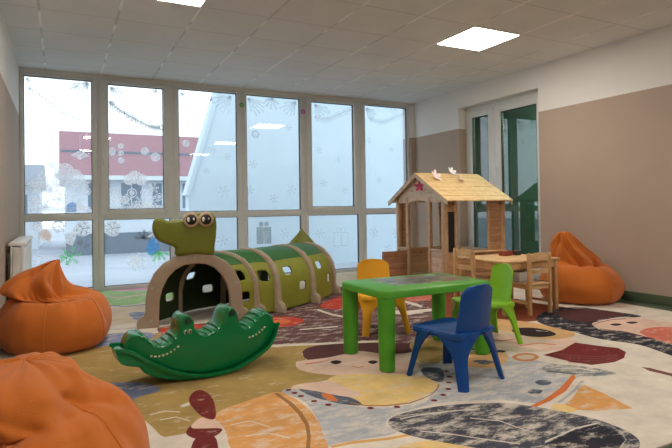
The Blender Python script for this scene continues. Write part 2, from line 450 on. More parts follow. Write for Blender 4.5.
p.poly('snow_paint', [(-.30, 1.20), (-.24, 1.40), (-.20, 1.48), (-.15, 1.40), (-.08, 1.20)]); p.disc('snow_paint', .04, 1.45, .11); p.disc('snow_paint', .14, 1.38, .11); p.disc('snow_paint', -.02, 1.36, .09)
for x, z, r in ((.012, 1.236, .09), (.206, 1.176, .11), (-.22, 1.08, .09), (.10, 1.05, .09), (.26, 1.32, .06), (-.08, 1.12, .08)): p.flake('snow_paint', x, z, r, .011)
for x, z, r in ((-.30, 1.30, .06), (-.10, 1.25, .06), (-.28, 1.10, .06), (.0, 1.12, .07), (.20, 1.07, .06), (.28, 1.22, .05), (-.16, 1.05, .05)): p.disc('snow_paint', x, z, r*.6); p.ring('snow_paint', x, z, r, .012)
p.poly('window_paint_blue', [(.05, .97), (.16, .97), (.17, 1.07), (.12, 1.10), (.06, 1.06)])
p.poly('snow_paint', [(-.33, .975), (.32, .975), (.32, 1.03), (.18, 1.05), (.0, 1.02), (-.15, 1.05), (-.33, 1.02)])
p.disc('snow_paint', .235, .765, .095); p.flake('grey_paint', .235, .765, .08, .008); p.flake('snow_paint', -.02, .80, .08, .012); p.disc('snow_paint', -.25, .80, .06)
p.ring('snow_paint', -.03, .80, .07, .02); p.disc('window_paint_peach', -.17, .70, .07); p.poly('window_paint_peach', [(-.22, .72), (-.12, .60), (-.10, .70), (-.16, .78)])
p.poly('snow_paint', [(.03, .70), (.10, .74), (.17, .80), (.16, .66), (.12, .56), (.05, .60)])
p.flake('window_paint_green', .10, .44, .12, .012); p.flake('window_paint_green', .05, .42, .08, .01, .6); p.disc('grey_paint', .20, .60, .035); p.disc('grey_paint', .27, .56, .03)
for z in (.30, .36, .42): p.line('snow_paint', -.30, z+.05, -.05, z, .02)
p.done()
p = Paint(1)
p.branch('grey_paint', [(.545, 2.345), (.689, 2.229), (.842, 2.15), (1.023, 2.06), (1.15, 2.05)], .085, .014)
p.fan('snow_paint', .56, 2.52, .2, -.1, -1.4, 5); p.fan('faint_paint', 1.12, 2.53, .25, 3.3, 4.5, 6); p.flake('faint_paint', .98, 2.30, .09)
for x, z, r in ((.56, 1.72, .055), (.674, 1.79, .035), (.673, 1.70, .035), (.674, 1.61, .04), (.959, 1.736, .05), (1.09, 1.664, .06)):
    p.disc('snow_paint', x, z, r); p.ring('faint_paint', x, z, r*1.4, r*.2)
p.disc('snow_paint', .836, 1.40, .085); p.disc('snow_paint', .91, 1.37, .075); p.disc('snow_paint', .77, 1.37, .07)
for x, z, r in ((.714, 1.112, .08), (.576, 1.20, .07), (1.06, 1.26, .07), (1.05, 1.09, .08), (.90, 1.10, .07)): p.flake('snow_paint', x, z, r, .011)
for x, z, r in ((.60, 1.10, .05), (.80, 1.20, .06), (.95, 1.20, .05), (1.13, 1.15, .05), (.85, 1.05, .05), (.98, 1.05, .05)): p.disc('snow_paint', x, z, r*.55); p.ring('snow_paint', x, z, r, .012)
p.disc('snow_paint', .714, 1.112, .055)
p.poly('snow_paint', [(.53, 1.0), (1.19, 1.0), (1.19, 1.04), (.95, 1.06), (.7, 1.03), (.53, 1.05)])
p.disc('snow_paint', .572, .757, .10); p.flake('grey_paint', .572, .757, .085, .008); p.flake('snow_paint', .849, .328, .12, .014); p.flake('snow_paint', .849, .328, .08, .012, .7)
p.poly('window_paint_blue', [(.96, .47), (1.00, .60), (1.05, .64), (1.10, .60), (1.13, .50), (1.08, .42), (1.0, .40)])
p.fan('window_paint_green', 1.12, .44, .12, 3.6, 6.0, 5); p.fan('grey_paint', .93, .62, .1, 0, 3, 5); p.fan('snow_paint', 1.12, .72, .16, 3.4, 5.6, 7)
p.done()
p = Paint(2)
p.fan('faint_paint', 1.42, 2.53, .3, -.2, -1.3, 6); p.fan('faint_paint', 2.10, 2.53, .28, 3.3, 4.5, 6); p.flake('grey_paint', 1.82, 2.47, .03, .008)
for x, z, r in ((1.48, 2.10, .07), (1.62, 2.25, .05), (1.818, 1.78, .06), (2.037, 1.70, .05), (1.98, 1.22, .09), (1.75, 1.50, .05)): p.flake('faint_paint', x, z, r)
p.disc('snow_paint', 1.48, 1.86, .05); p.flake('faint_paint', 1.95, .55, .08)
p.done()
p = Paint(3)
p.fan('faint_paint', 2.34, 2.53, .26, -.2, -1.3, 6); p.fan('faint_paint', 3.07, 2.53, .26, 3.3, 4.5, 6); p.fan('faint_paint', 2.7, 2.56, .15, 3.6, 5.6, 5)
for x, z, r in ((2.44, 2.02, .06), (2.40, 1.60, .06), (2.344, 1.241, .07), (2.98, 1.243, .08), (2.95, 2.15, .05), (2.7, 1.12, .06)): p.flake('faint_paint', x, z, r)
p.ring('grey_paint', 2.44, 2.03, .05, .01)
p.poly('grey_paint', [(2.44, .48), (2.66, .48), (2.66, .72), (2.44, .72)]); p.line('snow_paint', 2.55, .48, 2.55, .72, .02); p.disc('grey_paint', 2.51, .76, .035); p.disc('grey_paint', 2.59, .76, .035)
for q in range(5): p.line('faint_paint', 2.46+.045*q, .49, 2.46+.045*q, .71, .01)
p.flake('faint_paint', 2.86, .62, .08)
p.done()
p = Paint(4)
p.branch('faint_paint', [(3.36, 2.33), (3.55, 2.31), (3.75, 2.39), (3.98, 2.50)], .10, .014); p.fan('faint_paint', 3.37, 2.52, .2, -.2, -1.4, 5)
for x, z, r in ((3.60, 2.42, .04), (3.434, 1.84, .06), (3.733, 1.699, .05), (3.86, 1.245, .06), (3.5, 1.35, .06)): p.flake('faint_paint', x, z, r)
for (a, b, c, d) in ((3.66, .40, 3.66, .60), (3.90, .40, 3.90, .60), (3.66, .40, 3.90, .40), (3.66, .60, 3.90, .60), (3.78, .40, 3.78, .60)): p.line('faint_paint', a, b, c, d, .014)
p.ring('faint_paint', 3.74, .64, .04, .012); p.ring('faint_paint', 3.82, .64, .04, .012); p.flake('faint_paint', 3.43, .60, .07)
p.done()
p = Paint(5)
p.branch('faint_paint', [(4.30, 2.38), (4.50, 2.33), (4.70, 2.38), (4.98, 2.50)], .09, .013); p.fan('faint_paint', 4.26, 2.53, .2, -.2, -1.3, 5); p.ring('snow_paint', 4.80, 2.55, .05, .015)
for x, z, r in ((4.302, 2.028, .05), (4.709, 1.886, .05), (4.475, 1.404, .06), (4.36, .58, .08), (4.78, .56, .09), (4.62, .30, .08)): p.flake('faint_paint', x, z, r)
p.done()

# ---- doors in the right wall: white frames, glass leaves
DX = 5.27
dr = struct('trim_1'); dr.location = (DX, OY0, 0)
bm = B()
add_box(bm, 0, .06, 0, .06, -.008, OZ, .004); add_box(bm, 0, .06, OY1-OY0-.06, OY1-OY0, -.008, OZ, .004); add_box(bm, 0, .06, .06, OY1-OY0-.06, OZ-.06, OZ, .004)
obj('door_frame', bm, 'frame_white', dr)
def leaf(n, y0, y1, g0, g1, handle_y):
    d = struct('door_%d' % n); d.location = (DX-.02, y0, 0)
    w = y1-y0; bm = B(); z0, z1 = .0, OZ-.065
    add_box(bm, 0, .055, 0, g0-y0, z0, z1, .005); add_box(bm, 0, .055, g1-y0, w, z0, z1, .005)
    add_box(bm, 0, .055, g0-y0, g1-y0, 2.235, z1, .005); add_box(bm, 0, .055, g0-y0, g1-y0, z0, .33, .005)
    obj('leaf_frame', bm, 'frame_white', d)
    bm = B(); a, b = g0-y0, g1-y0; t = .008
    for q in ((a, a+t, .33, 2.235), (b-t, b, .33, 2.235), (a+t, b-t, 2.235-t, 2.235), (a+t, b-t, .33, .33+t)): add_box(bm, .006, .04, q[0], q[1], q[2], q[3])
    obj('seal', bm, 'seal', d)
    bm = B(); add_box(bm, .026, .031, a, b, .33, 2.235); obj('pane', bm, 'glass_door', d)
    bm = B(); hy = handle_y-y0
    if n == 1:
        add_tube(bm, [(-.05, hy, 1.02), (-.05, hy, 1.55)], .012, 10)
        for z in (1.08, 1.49): add_tube(bm, [(0, hy, z), (-.05, hy, z)], .008, 8)
    else:
        for z in (.5, 1.9): add_tube(bm, [(-.012, hy, z), (-.012, hy, z+.09)], .01, 8)
    obj('door_handle' if n == 1 else 'hinge', bm, 'handle_white', d)
leaf(1, 4.662, 5.465, 4.74, 5.35, 5.41)
leaf(2, 5.470, 5.998, 5.59, 5.91, 5.99)

# ---- ceiling lights, 0.6 m panels in the tile grid
def ceiling_light(x, y, label, first=[None]):
    if first[0] is None:
        t = thing('ceiling_light', label, 'ceiling light', (x, y, ZC), 0, 'square light panels in the ceiling')
        bm = B()
        for q in ((-.3, .3, -.3, -.285), (-.3, .3, .285, .3), (-.3, -.285, -.285, .285), (.285, .3, -.285, .285)): add_box(bm, *q, -.008, .0)
        obj('frame', bm, 'lamp_trim', t)
        bm = B(); add_box(bm, -.285, .285, -.285, .285, -.006, -.001); obj('diffuser', bm, 'lamp_panel', t)
        first[0] = t; return t
    return copy_tree(first[0], (x, y, ZC), 0, label)
ceiling_light(3.75, 4.12, 'square glowing ceiling light panel nearest the right wall, whole in the photo')
ceiling_light(.75, 4.12, 'square glowing ceiling light panel cut by the top edge of the photo')
for q, (x, y) in enumerate(((.75, 1.12), (3.75, 1.12), (.75, -1.88), (3.75, -1.88))):
    ceiling_light(x, y, ('square ceiling light panel behind the camera, %s' % ('left front', 'right front', 'left rear', 'right rear')[q]))

t = ceiling_light(5.96, 5.0, 'added light panel brightening the corridor beyond the glass doors')  # added emitter, put in to brighten the dark corridor behind the door glass
# ---- radiator at the left wall
r = thing('radiator', 'white panel radiator on the left wall in the window corner, behind the bean bags', 'radiator', (XL+.085, 5.30, .12))
bm = B()
for x in (-.045, .035): add_box(bm, x, x+.012, 0, 1.35, 0, .57, .004)
for k in range(26):
    y = .025+k*.052
    add_box(bm, -.05, -.043, y, y+.03, .02, .55, .003); add_box(bm, .045, .053, y, y+.03, .02, .55, .003)
obj('panel', bm, 'radiator_white', r)
bm = B(); add_box(bm, -.06, .065, -.004, 1.354, .57, .60, .006); obj('top_grille', bm, 'radiator_white', r)
bm = B(); add_box(bm, -.03, .03, .0, .01, .03, .56); add_tube(bm, [(0, .02, .50), (0, -.03, .50)], .018, 12); add_tube(bm, [(0, -.03, .50), (0, -.055, .50)], .024, 12)
obj('valve', bm, 'handle_white', r)
for y in (.2, 1.1): bm = B(); add_box(bm, -.083, -.045, y, y+.04, .1, .5); obj('bracket', bm, 'radiator_white', r)

# ------------------------------------------------------------------ the rug
RUG = [
    ("stripe", 1, [(0.325, 6.460), (0.984, 6.279), (1.879, 5.794), (3.265, 6.124), (3.480, 6.326), (0.434, 7.434), (-0.017, 6.675)]),
    ("green", 1, [(0.081, 6.613), (0.330, 7.210), (0.989, 7.076), (1.427, 6.795), (1.442, 6.322), (0.865, 6.049), (0.610, 5.929), (0.211, 6.044)]),
    ("pink", 1, [(0.480, 7.256), (1.009, 7.216), (1.335, 6.954), (0.970, 6.942), (0.632, 7.017)]),
    ("pale", 1, [(-0.016, 5.651), (0.339, 5.839), (0.855, 5.777), (0.922, 5.302), (0.608, 4.968), (0.250, 4.998), (-0.015, 4.983)]),
    ("bluegrey", 1, [(0.564, 5.407), (0.644, 5.472), (0.713, 5.373), (0.679, 5.123), (0.588, 5.077)]),
    ("pale", 0, [(1.811, 6.356), (3.949, 7.400), (4.164, 6.940), (3.214, 5.645), (2.768, 5.565), (1.796, 5.540)]),
    ("olive", 1, [(-0.013, 3.848), (0.049, 4.227), (0.302, 4.305), (0.618, 4.444), (0.996, 4.379), (1.264, 3.640), (1.509, 3.527), (2.091, 3.317), (1.979, 3.127), (1.634, 3.299), (1.453, 3.346), (1.393, 3.160), (1.330, 3.145), (1.285, 2.978), (1.346, 2.854), (1.490, 2.749), (1.274, 2.729), (1.153, 2.702), (1.087, 2.684), (1.013, 2.672), (0.878, 2.647), (0.689, 2.582), (0.633, 2.500), (0.496, 2.398), (0.390, 2.398), (0.353, 2.565), (0.263, 2.979), (0.091, 3.447)]),
    ("bluegrey", 1, [(0.234, 4.558), (0.412, 4.606), (0.637, 4.472), (0.593, 4.272), (0.364, 4.234), (0.216, 4.223)]),
    ("bluegrey", 1, [(0.187, 3.291), (0.317, 3.276), (0.438, 3.168), (0.471, 3.035), (0.372, 2.985), (0.261, 2.948), (0.153, 3.126)]),
    ("maroon", 1, [(0.690, 4.521), (0.772, 4.685), (1.181, 4.622), (1.749, 4.795), (2.295, 5.085), (3.139, 5.890), (3.804, 5.772), (3.830, 4.888), (3.258, 3.984), (2.717, 3.351), (2.306, 3.123), (2.121, 3.167), (2.091, 3.317), (1.526, 3.566), (1.273, 3.666), (1.049, 4.112), (0.738, 4.259)]),
    ("red", 1, [(0.710, 4.550), (0.854, 4.680), (1.076, 4.547), (1.151, 4.286), (0.940, 4.139), (0.746, 4.218)]),
    ("red", 1, [(1.534, 4.409), (1.707, 4.551), (1.839, 4.470), (1.879, 4.296), (1.741, 4.147), (1.597, 4.146), (1.512, 4.197)]),
    ("orange2", 1, [(1.623, 4.403), (1.744, 4.402), (1.765, 4.316), (1.654, 4.244)]),
    ("red", 1, [(2.286, 4.825), (2.573, 5.127), (2.801, 5.212), (2.649, 4.865), (2.432, 4.611), (2.301, 4.631)]),
    ("red", 1, [(2.986, 5.604), (3.421, 5.707), (3.495, 5.370), (3.155, 4.989), (2.821, 5.045)]),
    ("cream", 0, [(1.272, 3.661), (1.525, 3.564), (1.826, 3.439), (2.126, 3.330), (2.104, 3.296), (1.802, 3.394), (1.503, 3.512), (1.249, 3.598)]),
    ("cream", 0, [(2.780, 4.277), (2.857, 4.173), (3.074, 4.155), (3.226, 4.121), (3.163, 4.042), (2.986, 4.037), (2.774, 4.005), (2.707, 4.099)]),
    ("cream", 0, [(2.202, 4.692), (2.216, 4.399), (2.284, 4.199), (2.253, 4.143), (2.177, 4.343), (2.161, 4.629)]),
    ("cream", 0, [(1.711, 3.993), (2.025, 3.932), (2.008, 3.899), (1.694, 3.954)]),
    ("cream", 0, [(3.186, 4.670), (3.181, 4.466), (3.150, 4.290), (3.087, 4.237), (3.091, 4.391), (3.111, 4.577)]),
    ("hair", 1, [(1.463, 3.369), (1.590, 3.448), (1.794, 3.409), (2.060, 3.268), (2.194, 3.125), (2.088, 2.975), (1.905, 3.024), (1.798, 3.144), (1.704, 3.032), (1.575, 3.107), (1.452, 3.075), (1.402, 3.181)]),
    ("pink2", 1, [(1.311, 3.131), (1.350, 3.159), (1.519, 3.140), (1.676, 3.158), (1.799, 3.173), (1.905, 3.024), (2.059, 2.935), (1.983, 2.742), (1.766, 2.590), (1.572, 2.660), (1.389, 2.807), (1.275, 2.984)]),
    ("dark", 1, [(1.506, 3.043), (1.557, 3.058), (1.574, 3.009), (1.517, 2.980)]),
    ("dark", 1, [(1.714, 2.923), (1.761, 2.939), (1.771, 2.895), (1.719, 2.870)]),
    ("olive", 1, [(2.243, 3.194), (2.489, 3.186), (2.315, 2.900), (2.104, 2.697), (1.996, 2.759), (2.088, 2.975)]),
    ("blue", 1, [(1.038, 2.676), (1.121, 2.683), (1.256, 2.322), (1.469, 2.202), (1.663, 2.218), (1.851, 2.542), (1.958, 2.707), (2.130, 2.681), (2.287, 2.774), (2.521, 2.610), (2.653, 2.403), (2.676, 2.132), (2.360, 1.994), (2.110, 1.885), (1.949, 2.024), (1.663, 2.138), (1.385, 2.119), (1.286, 2.042), (1.278, 1.949), (1.021, 1.980), (0.951, 1.987), (1.028, 2.186), (1.085, 2.481)]),
    ("yellow", 1, [(1.330, 2.716), (1.405, 2.776), (1.550, 2.737), (1.752, 2.620), (1.858, 2.475), (1.822, 2.357), (1.708, 2.277), (1.542, 2.222), (1.412, 2.249), (1.327, 2.297), (1.317, 2.382), (1.302, 2.562)]),
    ("pink2", 1, [(1.104, 2.711), (1.172, 2.748), (1.340, 2.711), (1.356, 2.643), (1.384, 2.427), (1.273, 2.439), (1.214, 2.576), (1.140, 2.672)]),
    ("slate", 1, [(1.135, 2.675), (1.197, 2.603), (1.262, 2.496), (1.318, 2.414), (1.314, 2.305), (1.244, 2.352), (1.169, 2.482), (1.138, 2.601)]),
    ("orange2", 1, [(1.205, 2.546), (1.246, 2.522), (1.236, 2.412), (1.198, 2.449)]),
    ("slate", 1, [(1.932, 2.651), (2.025, 2.597), (1.972, 2.493), (1.873, 2.386), (1.846, 2.441), (1.861, 2.536)]),
    ("black", 1, [(2.500, 2.944), (2.670, 2.909), (2.655, 2.701), (2.572, 2.663), (2.477, 2.747)]),
    ("tan", 1, [(2.301, 2.821), (2.460, 2.729), (2.601, 2.647), (2.456, 2.492), (2.283, 2.448), (2.181, 2.554), (2.168, 2.659)]),
    ("slate", 1, [(2.290, 2.614), (2.375, 2.590), (2.392, 2.529), (2.302, 2.520)]),
    ("pale", 1, [(2.650, 3.391), (2.941, 3.560), (3.177, 3.283), (3.247, 3.034), (3.236, 2.743), (3.191, 2.538), (2.979, 2.511), (2.759, 2.582), (2.626, 2.718), (2.579, 2.962), (2.446, 3.041)]),
    ("pink2", 1, [(3.001, 3.102), (2.898, 2.711), (3.236, 2.743), (3.249, 2.600), (2.979, 2.511), (2.855, 2.584), (2.789, 2.743), (2.802, 3.000)]),
    ("rust", 1, [(3.415, 4.527), (3.972, 4.798), (4.198, 4.330), (4.185, 3.841), (4.240, 3.496), (3.948, 3.341), (3.535, 3.247), (3.259, 3.367), (3.047, 3.495), (3.017, 3.857)]),
    ("pinkred", 1, [(3.512, 5.267), (3.917, 5.288), (3.830, 4.888), (3.469, 4.564), (3.205, 4.587)]),
    ("tan", 1, [(3.215, 3.584), (3.388, 3.383), (3.480, 3.145), (3.458, 2.792), (3.212, 2.723), (3.074, 2.874), (3.049, 3.152), (3.053, 3.358)]),
    ("dark", 1, [(3.128, 3.105), (3.238, 3.128), (3.333, 3.063), (3.351, 2.933), (3.298, 2.831), (3.178, 2.819), (3.086, 2.885), (3.068, 3.005)]),
    ("black", 1, [(3.636, 3.328), (4.075, 3.539), (4.354, 3.455), (4.436, 3.204), (4.460, 2.926), (4.270, 2.944), (4.036, 2.990), (3.829, 2.891), (3.715, 2.754), (3.897, 2.568), (3.722, 2.225), (3.645, 2.064), (3.452, 2.016), (3.539, 2.334), (3.455, 2.579), (3.480, 2.855), (3.484, 3.098)]),
    ("hair", 1, [(3.947, 3.395), (4.250, 3.460), (4.382, 3.265), (4.425, 3.050), (4.135, 3.025), (3.871, 2.998), (3.812, 3.126)]),
    ("pink2", 1, [(3.834, 2.932), (3.988, 2.973), (4.272, 2.991), (4.375, 2.880), (4.400, 2.724), (4.416, 2.496), (3.825, 2.165), (3.786, 2.383), (3.808, 2.510), (3.814, 2.656), (3.732, 2.784)]),
    ("pinkred", 1, [(3.928, 2.588), (4.173, 2.601), (4.277, 2.418), (3.746, 2.121), (3.756, 2.301), (3.800, 2.443)]),
    ("dark", 1, [(3.939, 2.847), (4.016, 2.848), (4.023, 2.801), (3.937, 2.793)]),
    ("dark", 1, [(4.114, 2.829), (4.187, 2.825), (4.199, 2.782), (4.110, 2.774)]),
    ("dkred", 0, [(2.776, 2.489), (2.979, 2.511), (3.219, 2.601), (3.284, 2.452), (3.341, 2.358), (3.294, 2.269), (3.155, 2.188), (3.029, 2.160), (2.854, 2.189), (2.804, 2.290)]),
    ("orangering", 1, [(2.570, 2.555), (2.676, 2.589), (2.743, 2.550), (2.717, 2.469), (2.610, 2.428), (2.546, 2.465)]),
    ("pale", 1, [(2.592, 2.542), (2.660, 2.557), (2.710, 2.528), (2.696, 2.482), (2.630, 2.462), (2.582, 2.490)]),
    ("grey", 1, [(2.549, 2.295), (2.657, 2.315), (2.758, 2.232), (2.825, 2.113), (2.824, 2.004), (2.710, 2.027), (2.575, 2.105), (2.512, 2.204)]),
    ("slate", 1, [(2.314, 2.134), (2.369, 2.142), (2.396, 2.097), (2.346, 2.067), (2.298, 2.085)]),
    ("slate", 1, [(2.164, 2.044), (2.212, 2.054), (2.245, 2.024), (2.194, 1.992), (2.151, 2.011)]),
    ("orange2", 0, [(2.610, 2.127), (2.579, 2.082), (2.340, 1.952), (2.153, 1.892), (2.012, 1.865), (1.997, 1.888), (2.153, 1.924), (2.351, 1.999)]),
    ("orange", 0, [(2.506, 1.985), (2.474, 1.824), (2.412, 1.632), (2.242, 1.692), (2.109, 1.796), (2.269, 1.858)]),
    ("yellow", 1, [(2.122, 1.848), (2.170, 1.836), (2.168, 1.748), (2.088, 1.750), (2.066, 1.805)]),
    ("maroonline", 0, [(3.067, 2.019), (3.093, 1.981), (3.103, 1.760), (3.060, 1.736), (3.037, 1.946)]),
    ("orange", 1, [(0.633, 2.500), (0.689, 2.582), (0.851, 2.646), (1.010, 2.692), (1.052, 2.599), (1.063, 2.431), (1.046, 2.268), (1.003, 2.114), (0.891, 1.881), (0.577, 2.055), (0.613, 2.240), (0.632, 2.371)]),
    ("orangeline", 0, [(0.992, 2.675), (1.013, 2.672), (1.025, 2.507), (1.016, 2.361), (0.989, 2.221), (0.944, 2.101), (0.847, 1.906), (0.833, 1.913), (0.929, 2.109), (0.969, 2.220), (0.992, 2.354), (1.000, 2.498)]),
    ("cream", 1, [(0.329, 2.398), (0.390, 2.398), (0.496, 2.398), (0.615, 2.483), (0.639, 2.366), (0.615, 2.217), (0.564, 2.062), (0.267, 2.227)]),
    ("pink2", 1, [(0.499, 2.408), (0.527, 2.480), (0.572, 2.535), (0.621, 2.507), (0.634, 2.382), (0.607, 2.348)]),
    ("dkred", 1, [(0.574, 2.787), (0.611, 2.892), (0.662, 2.926), (0.689, 2.839), (0.682, 2.709), (0.650, 2.546), (0.621, 2.487), (0.587, 2.540), (0.573, 2.647)]),
    ("cream", 0, [(0.515, 2.741), (0.571, 2.772), (0.566, 2.727), (0.534, 2.715)]),
    ("dkred", 1, [(0.479, 2.396), (0.516, 2.467), (0.520, 2.427), (0.626, 2.368), (0.593, 2.308), (0.537, 2.293), (0.494, 2.329)]),
    ("dkred", 1, [(0.500, 2.314), (0.580, 2.292), (0.529, 2.081), (0.447, 2.127)]),
    ("orangeline2", 0, [(0.972, 1.975), (1.074, 1.972), (1.209, 1.930), (1.352, 1.913), (1.351, 1.891), (1.210, 1.907), (1.060, 1.947), (0.971, 1.955)]),
    ("yellow", 1, [(1.222, 1.836), (1.399, 1.802), (1.469, 1.698), (1.321, 1.643), (1.154, 1.735)]),
    ("charcoal", 1, [(1.300, 2.047), (1.363, 2.103), (1.482, 2.120), (1.689, 2.093), (1.919, 1.993), (2.016, 1.893), (2.108, 1.739), (2.155, 1.592), (2.143, 1.466), (2.088, 1.386), (1.961, 1.335), (1.790, 1.347), (1.620, 1.477), (1.536, 1.600), (1.362, 1.822), (1.298, 1.949)]),
    ("black", 0, [(1.732, 1.562), (1.968, 1.599), (2.104, 1.589), (2.108, 1.496), (2.039, 1.413), (1.904, 1.367), (1.799, 1.396)]),
    ("maroon", 1, [(-0.513, 6.985), (-0.016, 5.996), (-0.015, 5.443), (-0.384, 5.204)]),
    ("orangeline", 0, [(1.282, 2.371), (1.327, 2.297), (1.411, 2.247), (1.539, 2.218), (1.642, 2.240), (1.631, 2.226), (1.530, 2.204), (1.402, 2.233), (1.319, 2.284), (1.275, 2.356)]),
    ("orangeline", 0, [(1.633, 2.235), (1.704, 2.262), (1.774, 2.310), (1.828, 2.363), (1.836, 2.359), (1.781, 2.306), (1.711, 2.258), (1.640, 2.231)]),
    ("cream", 0, [(1.767, 1.583), (1.987, 1.614), (2.126, 1.605), (2.112, 1.595), (1.975, 1.604), (1.756, 1.573)]),
    ("grey", 0, [(2.115, 1.602), (2.130, 1.544), (2.115, 1.487), (2.062, 1.432), (1.973, 1.397), (1.979, 1.394), (2.068, 1.429), (2.121, 1.483), (2.136, 1.540), (2.122, 1.598)]),
    ("cream", 0, [(1.381, 2.072), (1.489, 2.066), (1.643, 2.036), (1.784, 1.986), (1.776, 1.977), (1.636, 2.027), (1.483, 2.057), (1.375, 2.063)]),
    ("cream", 0, [(1.382, 1.919), (1.476, 1.832), (1.582, 1.705), (1.662, 1.617), (1.656, 1.611), (1.576, 1.698), (1.470, 1.825), (1.377, 1.912)]),
    ("cream", 0, [(1.668, 1.924), (1.762, 1.831), (1.784, 1.706), (1.778, 1.700), (1.755, 1.825), (1.661, 1.917)]),
    ("maroonline", 0, [(2.872, 2.469), (2.947, 2.384), (3.053, 2.282), (3.203, 2.262), (3.190, 2.253), (3.041, 2.273), (2.936, 2.374), (2.860, 2.459)]),
    ("maroonline", 0, [(2.844, 2.414), (2.913, 2.334), (3.014, 2.252), (3.169, 2.238), (3.156, 2.230), (3.002, 2.244), (2.902, 2.325), (2.833, 2.404)]),
    ("maroonline", 0, [(2.818, 2.361), (2.881, 2.286), (2.975, 2.224), (3.136, 2.215), (3.123, 2.207), (2.964, 2.215), (2.869, 2.277), (2.807, 2.352)]),
    ("maroonline", 0, [(2.792, 2.310), (2.849, 2.240), (2.937, 2.196), (3.103, 2.192), (3.091, 2.184), (2.926, 2.188), (2.838, 2.232), (2.781, 2.301)]),
    ("blue", 0, [(2.550, 2.028), (2.401, 1.953), (2.257, 1.897), (2.155, 1.859), (2.174, 1.849), (2.277, 1.886), (2.421, 1.942), (2.571, 2.016)]),
    ("pinkred", 0, [(1.589, 2.905), (1.606, 2.859), (1.653, 2.868), (1.646, 2.855), (1.599, 2.847), (1.582, 2.892)]),
    ("pinkred", 0, [(1.356, 3.093), (1.441, 3.081), (1.531, 3.093), (1.521, 3.073), (1.431, 3.061), (1.347, 3.073)]),
    ("maroon", 0, [(3.796, 2.903), (3.957, 2.951), (4.134, 2.968), (4.265, 2.932), (4.243, 2.917), (4.113, 2.953), (3.937, 2.936), (3.777, 2.889)]),
    ("dkred", 0, [(3.741, 2.790), (3.808, 2.652), (3.803, 2.506), (3.794, 2.388), (3.777, 2.378), (3.785, 2.495), (3.790, 2.640), (3.723, 2.777)]),
    ("grey", 0, [(3.281, 3.006), (3.333, 2.936), (3.317, 2.922), (3.265, 2.991)]),
    ("cream", 0, [(2.618, 2.252), (2.723, 2.204), (2.788, 2.098), (2.774, 2.088), (2.709, 2.193), (2.605, 2.242)]),
    ("slate", 0, [(2.535, 2.246), (2.628, 2.127), (2.768, 2.057), (2.751, 2.045), (2.612, 2.115), (2.520, 2.233)]),
    ("pinkred", 0, [(2.837, 2.743), (3.008, 2.722), (3.059, 2.628), (3.042, 2.613), (2.991, 2.707), (2.821, 2.728)]),
    ("pinkred", 0, [(2.736, 3.053), (2.809, 2.906), (2.945, 2.894), (2.927, 2.877), (2.793, 2.889), (2.719, 3.035)]),
    ("stripe", 0, [(0.241, 4.834), (0.428, 4.786), (0.659, 4.735), (0.652, 4.687), (0.424, 4.738), (0.239, 4.786)]),
    ("bluegrey", 0, [(0.320, 6.176), (0.576, 5.883), (0.823, 5.898), (0.814, 5.836), (0.570, 5.822), (0.317, 6.110)]),
    ("pink2", 0, [(0.395, 6.781), (0.585, 6.498), (0.883, 6.642), (0.870, 6.547), (0.577, 6.409), (0.389, 6.686)]),
    ("cream", 0, [(0.403, 2.609), (0.476, 2.609), (0.524, 2.528), (0.521, 2.516), (0.474, 2.597), (0.401, 2.597)]),
    ("cream", 0, [(0.674, 2.391), (0.768, 2.391), (0.825, 2.281), (0.821, 2.271), (0.764, 2.380), (0.671, 2.380)]),
    ("cream", 0, [(0.371, 2.696), (0.443, 2.713), (0.505, 2.664), (0.502, 2.651), (0.441, 2.700), (0.369, 2.683)]),
    ("cream", 0, [(0.697, 2.244), (0.795, 2.225), (0.860, 2.131), (0.856, 2.121), (0.791, 2.215), (0.694, 2.234)]),
]
DOTS = [(1.08, 2.69), (1.09, 2.63), (1.1, 2.57), (1.13, 2.47), (1.17, 2.39), (1.33, 2.25), (1.45, 2.2), (1.66, 2.18), (1.75, 2.22), (1.83, 2.28), (1.9, 2.36), (1.97, 2.44), (2.02, 2.53)]

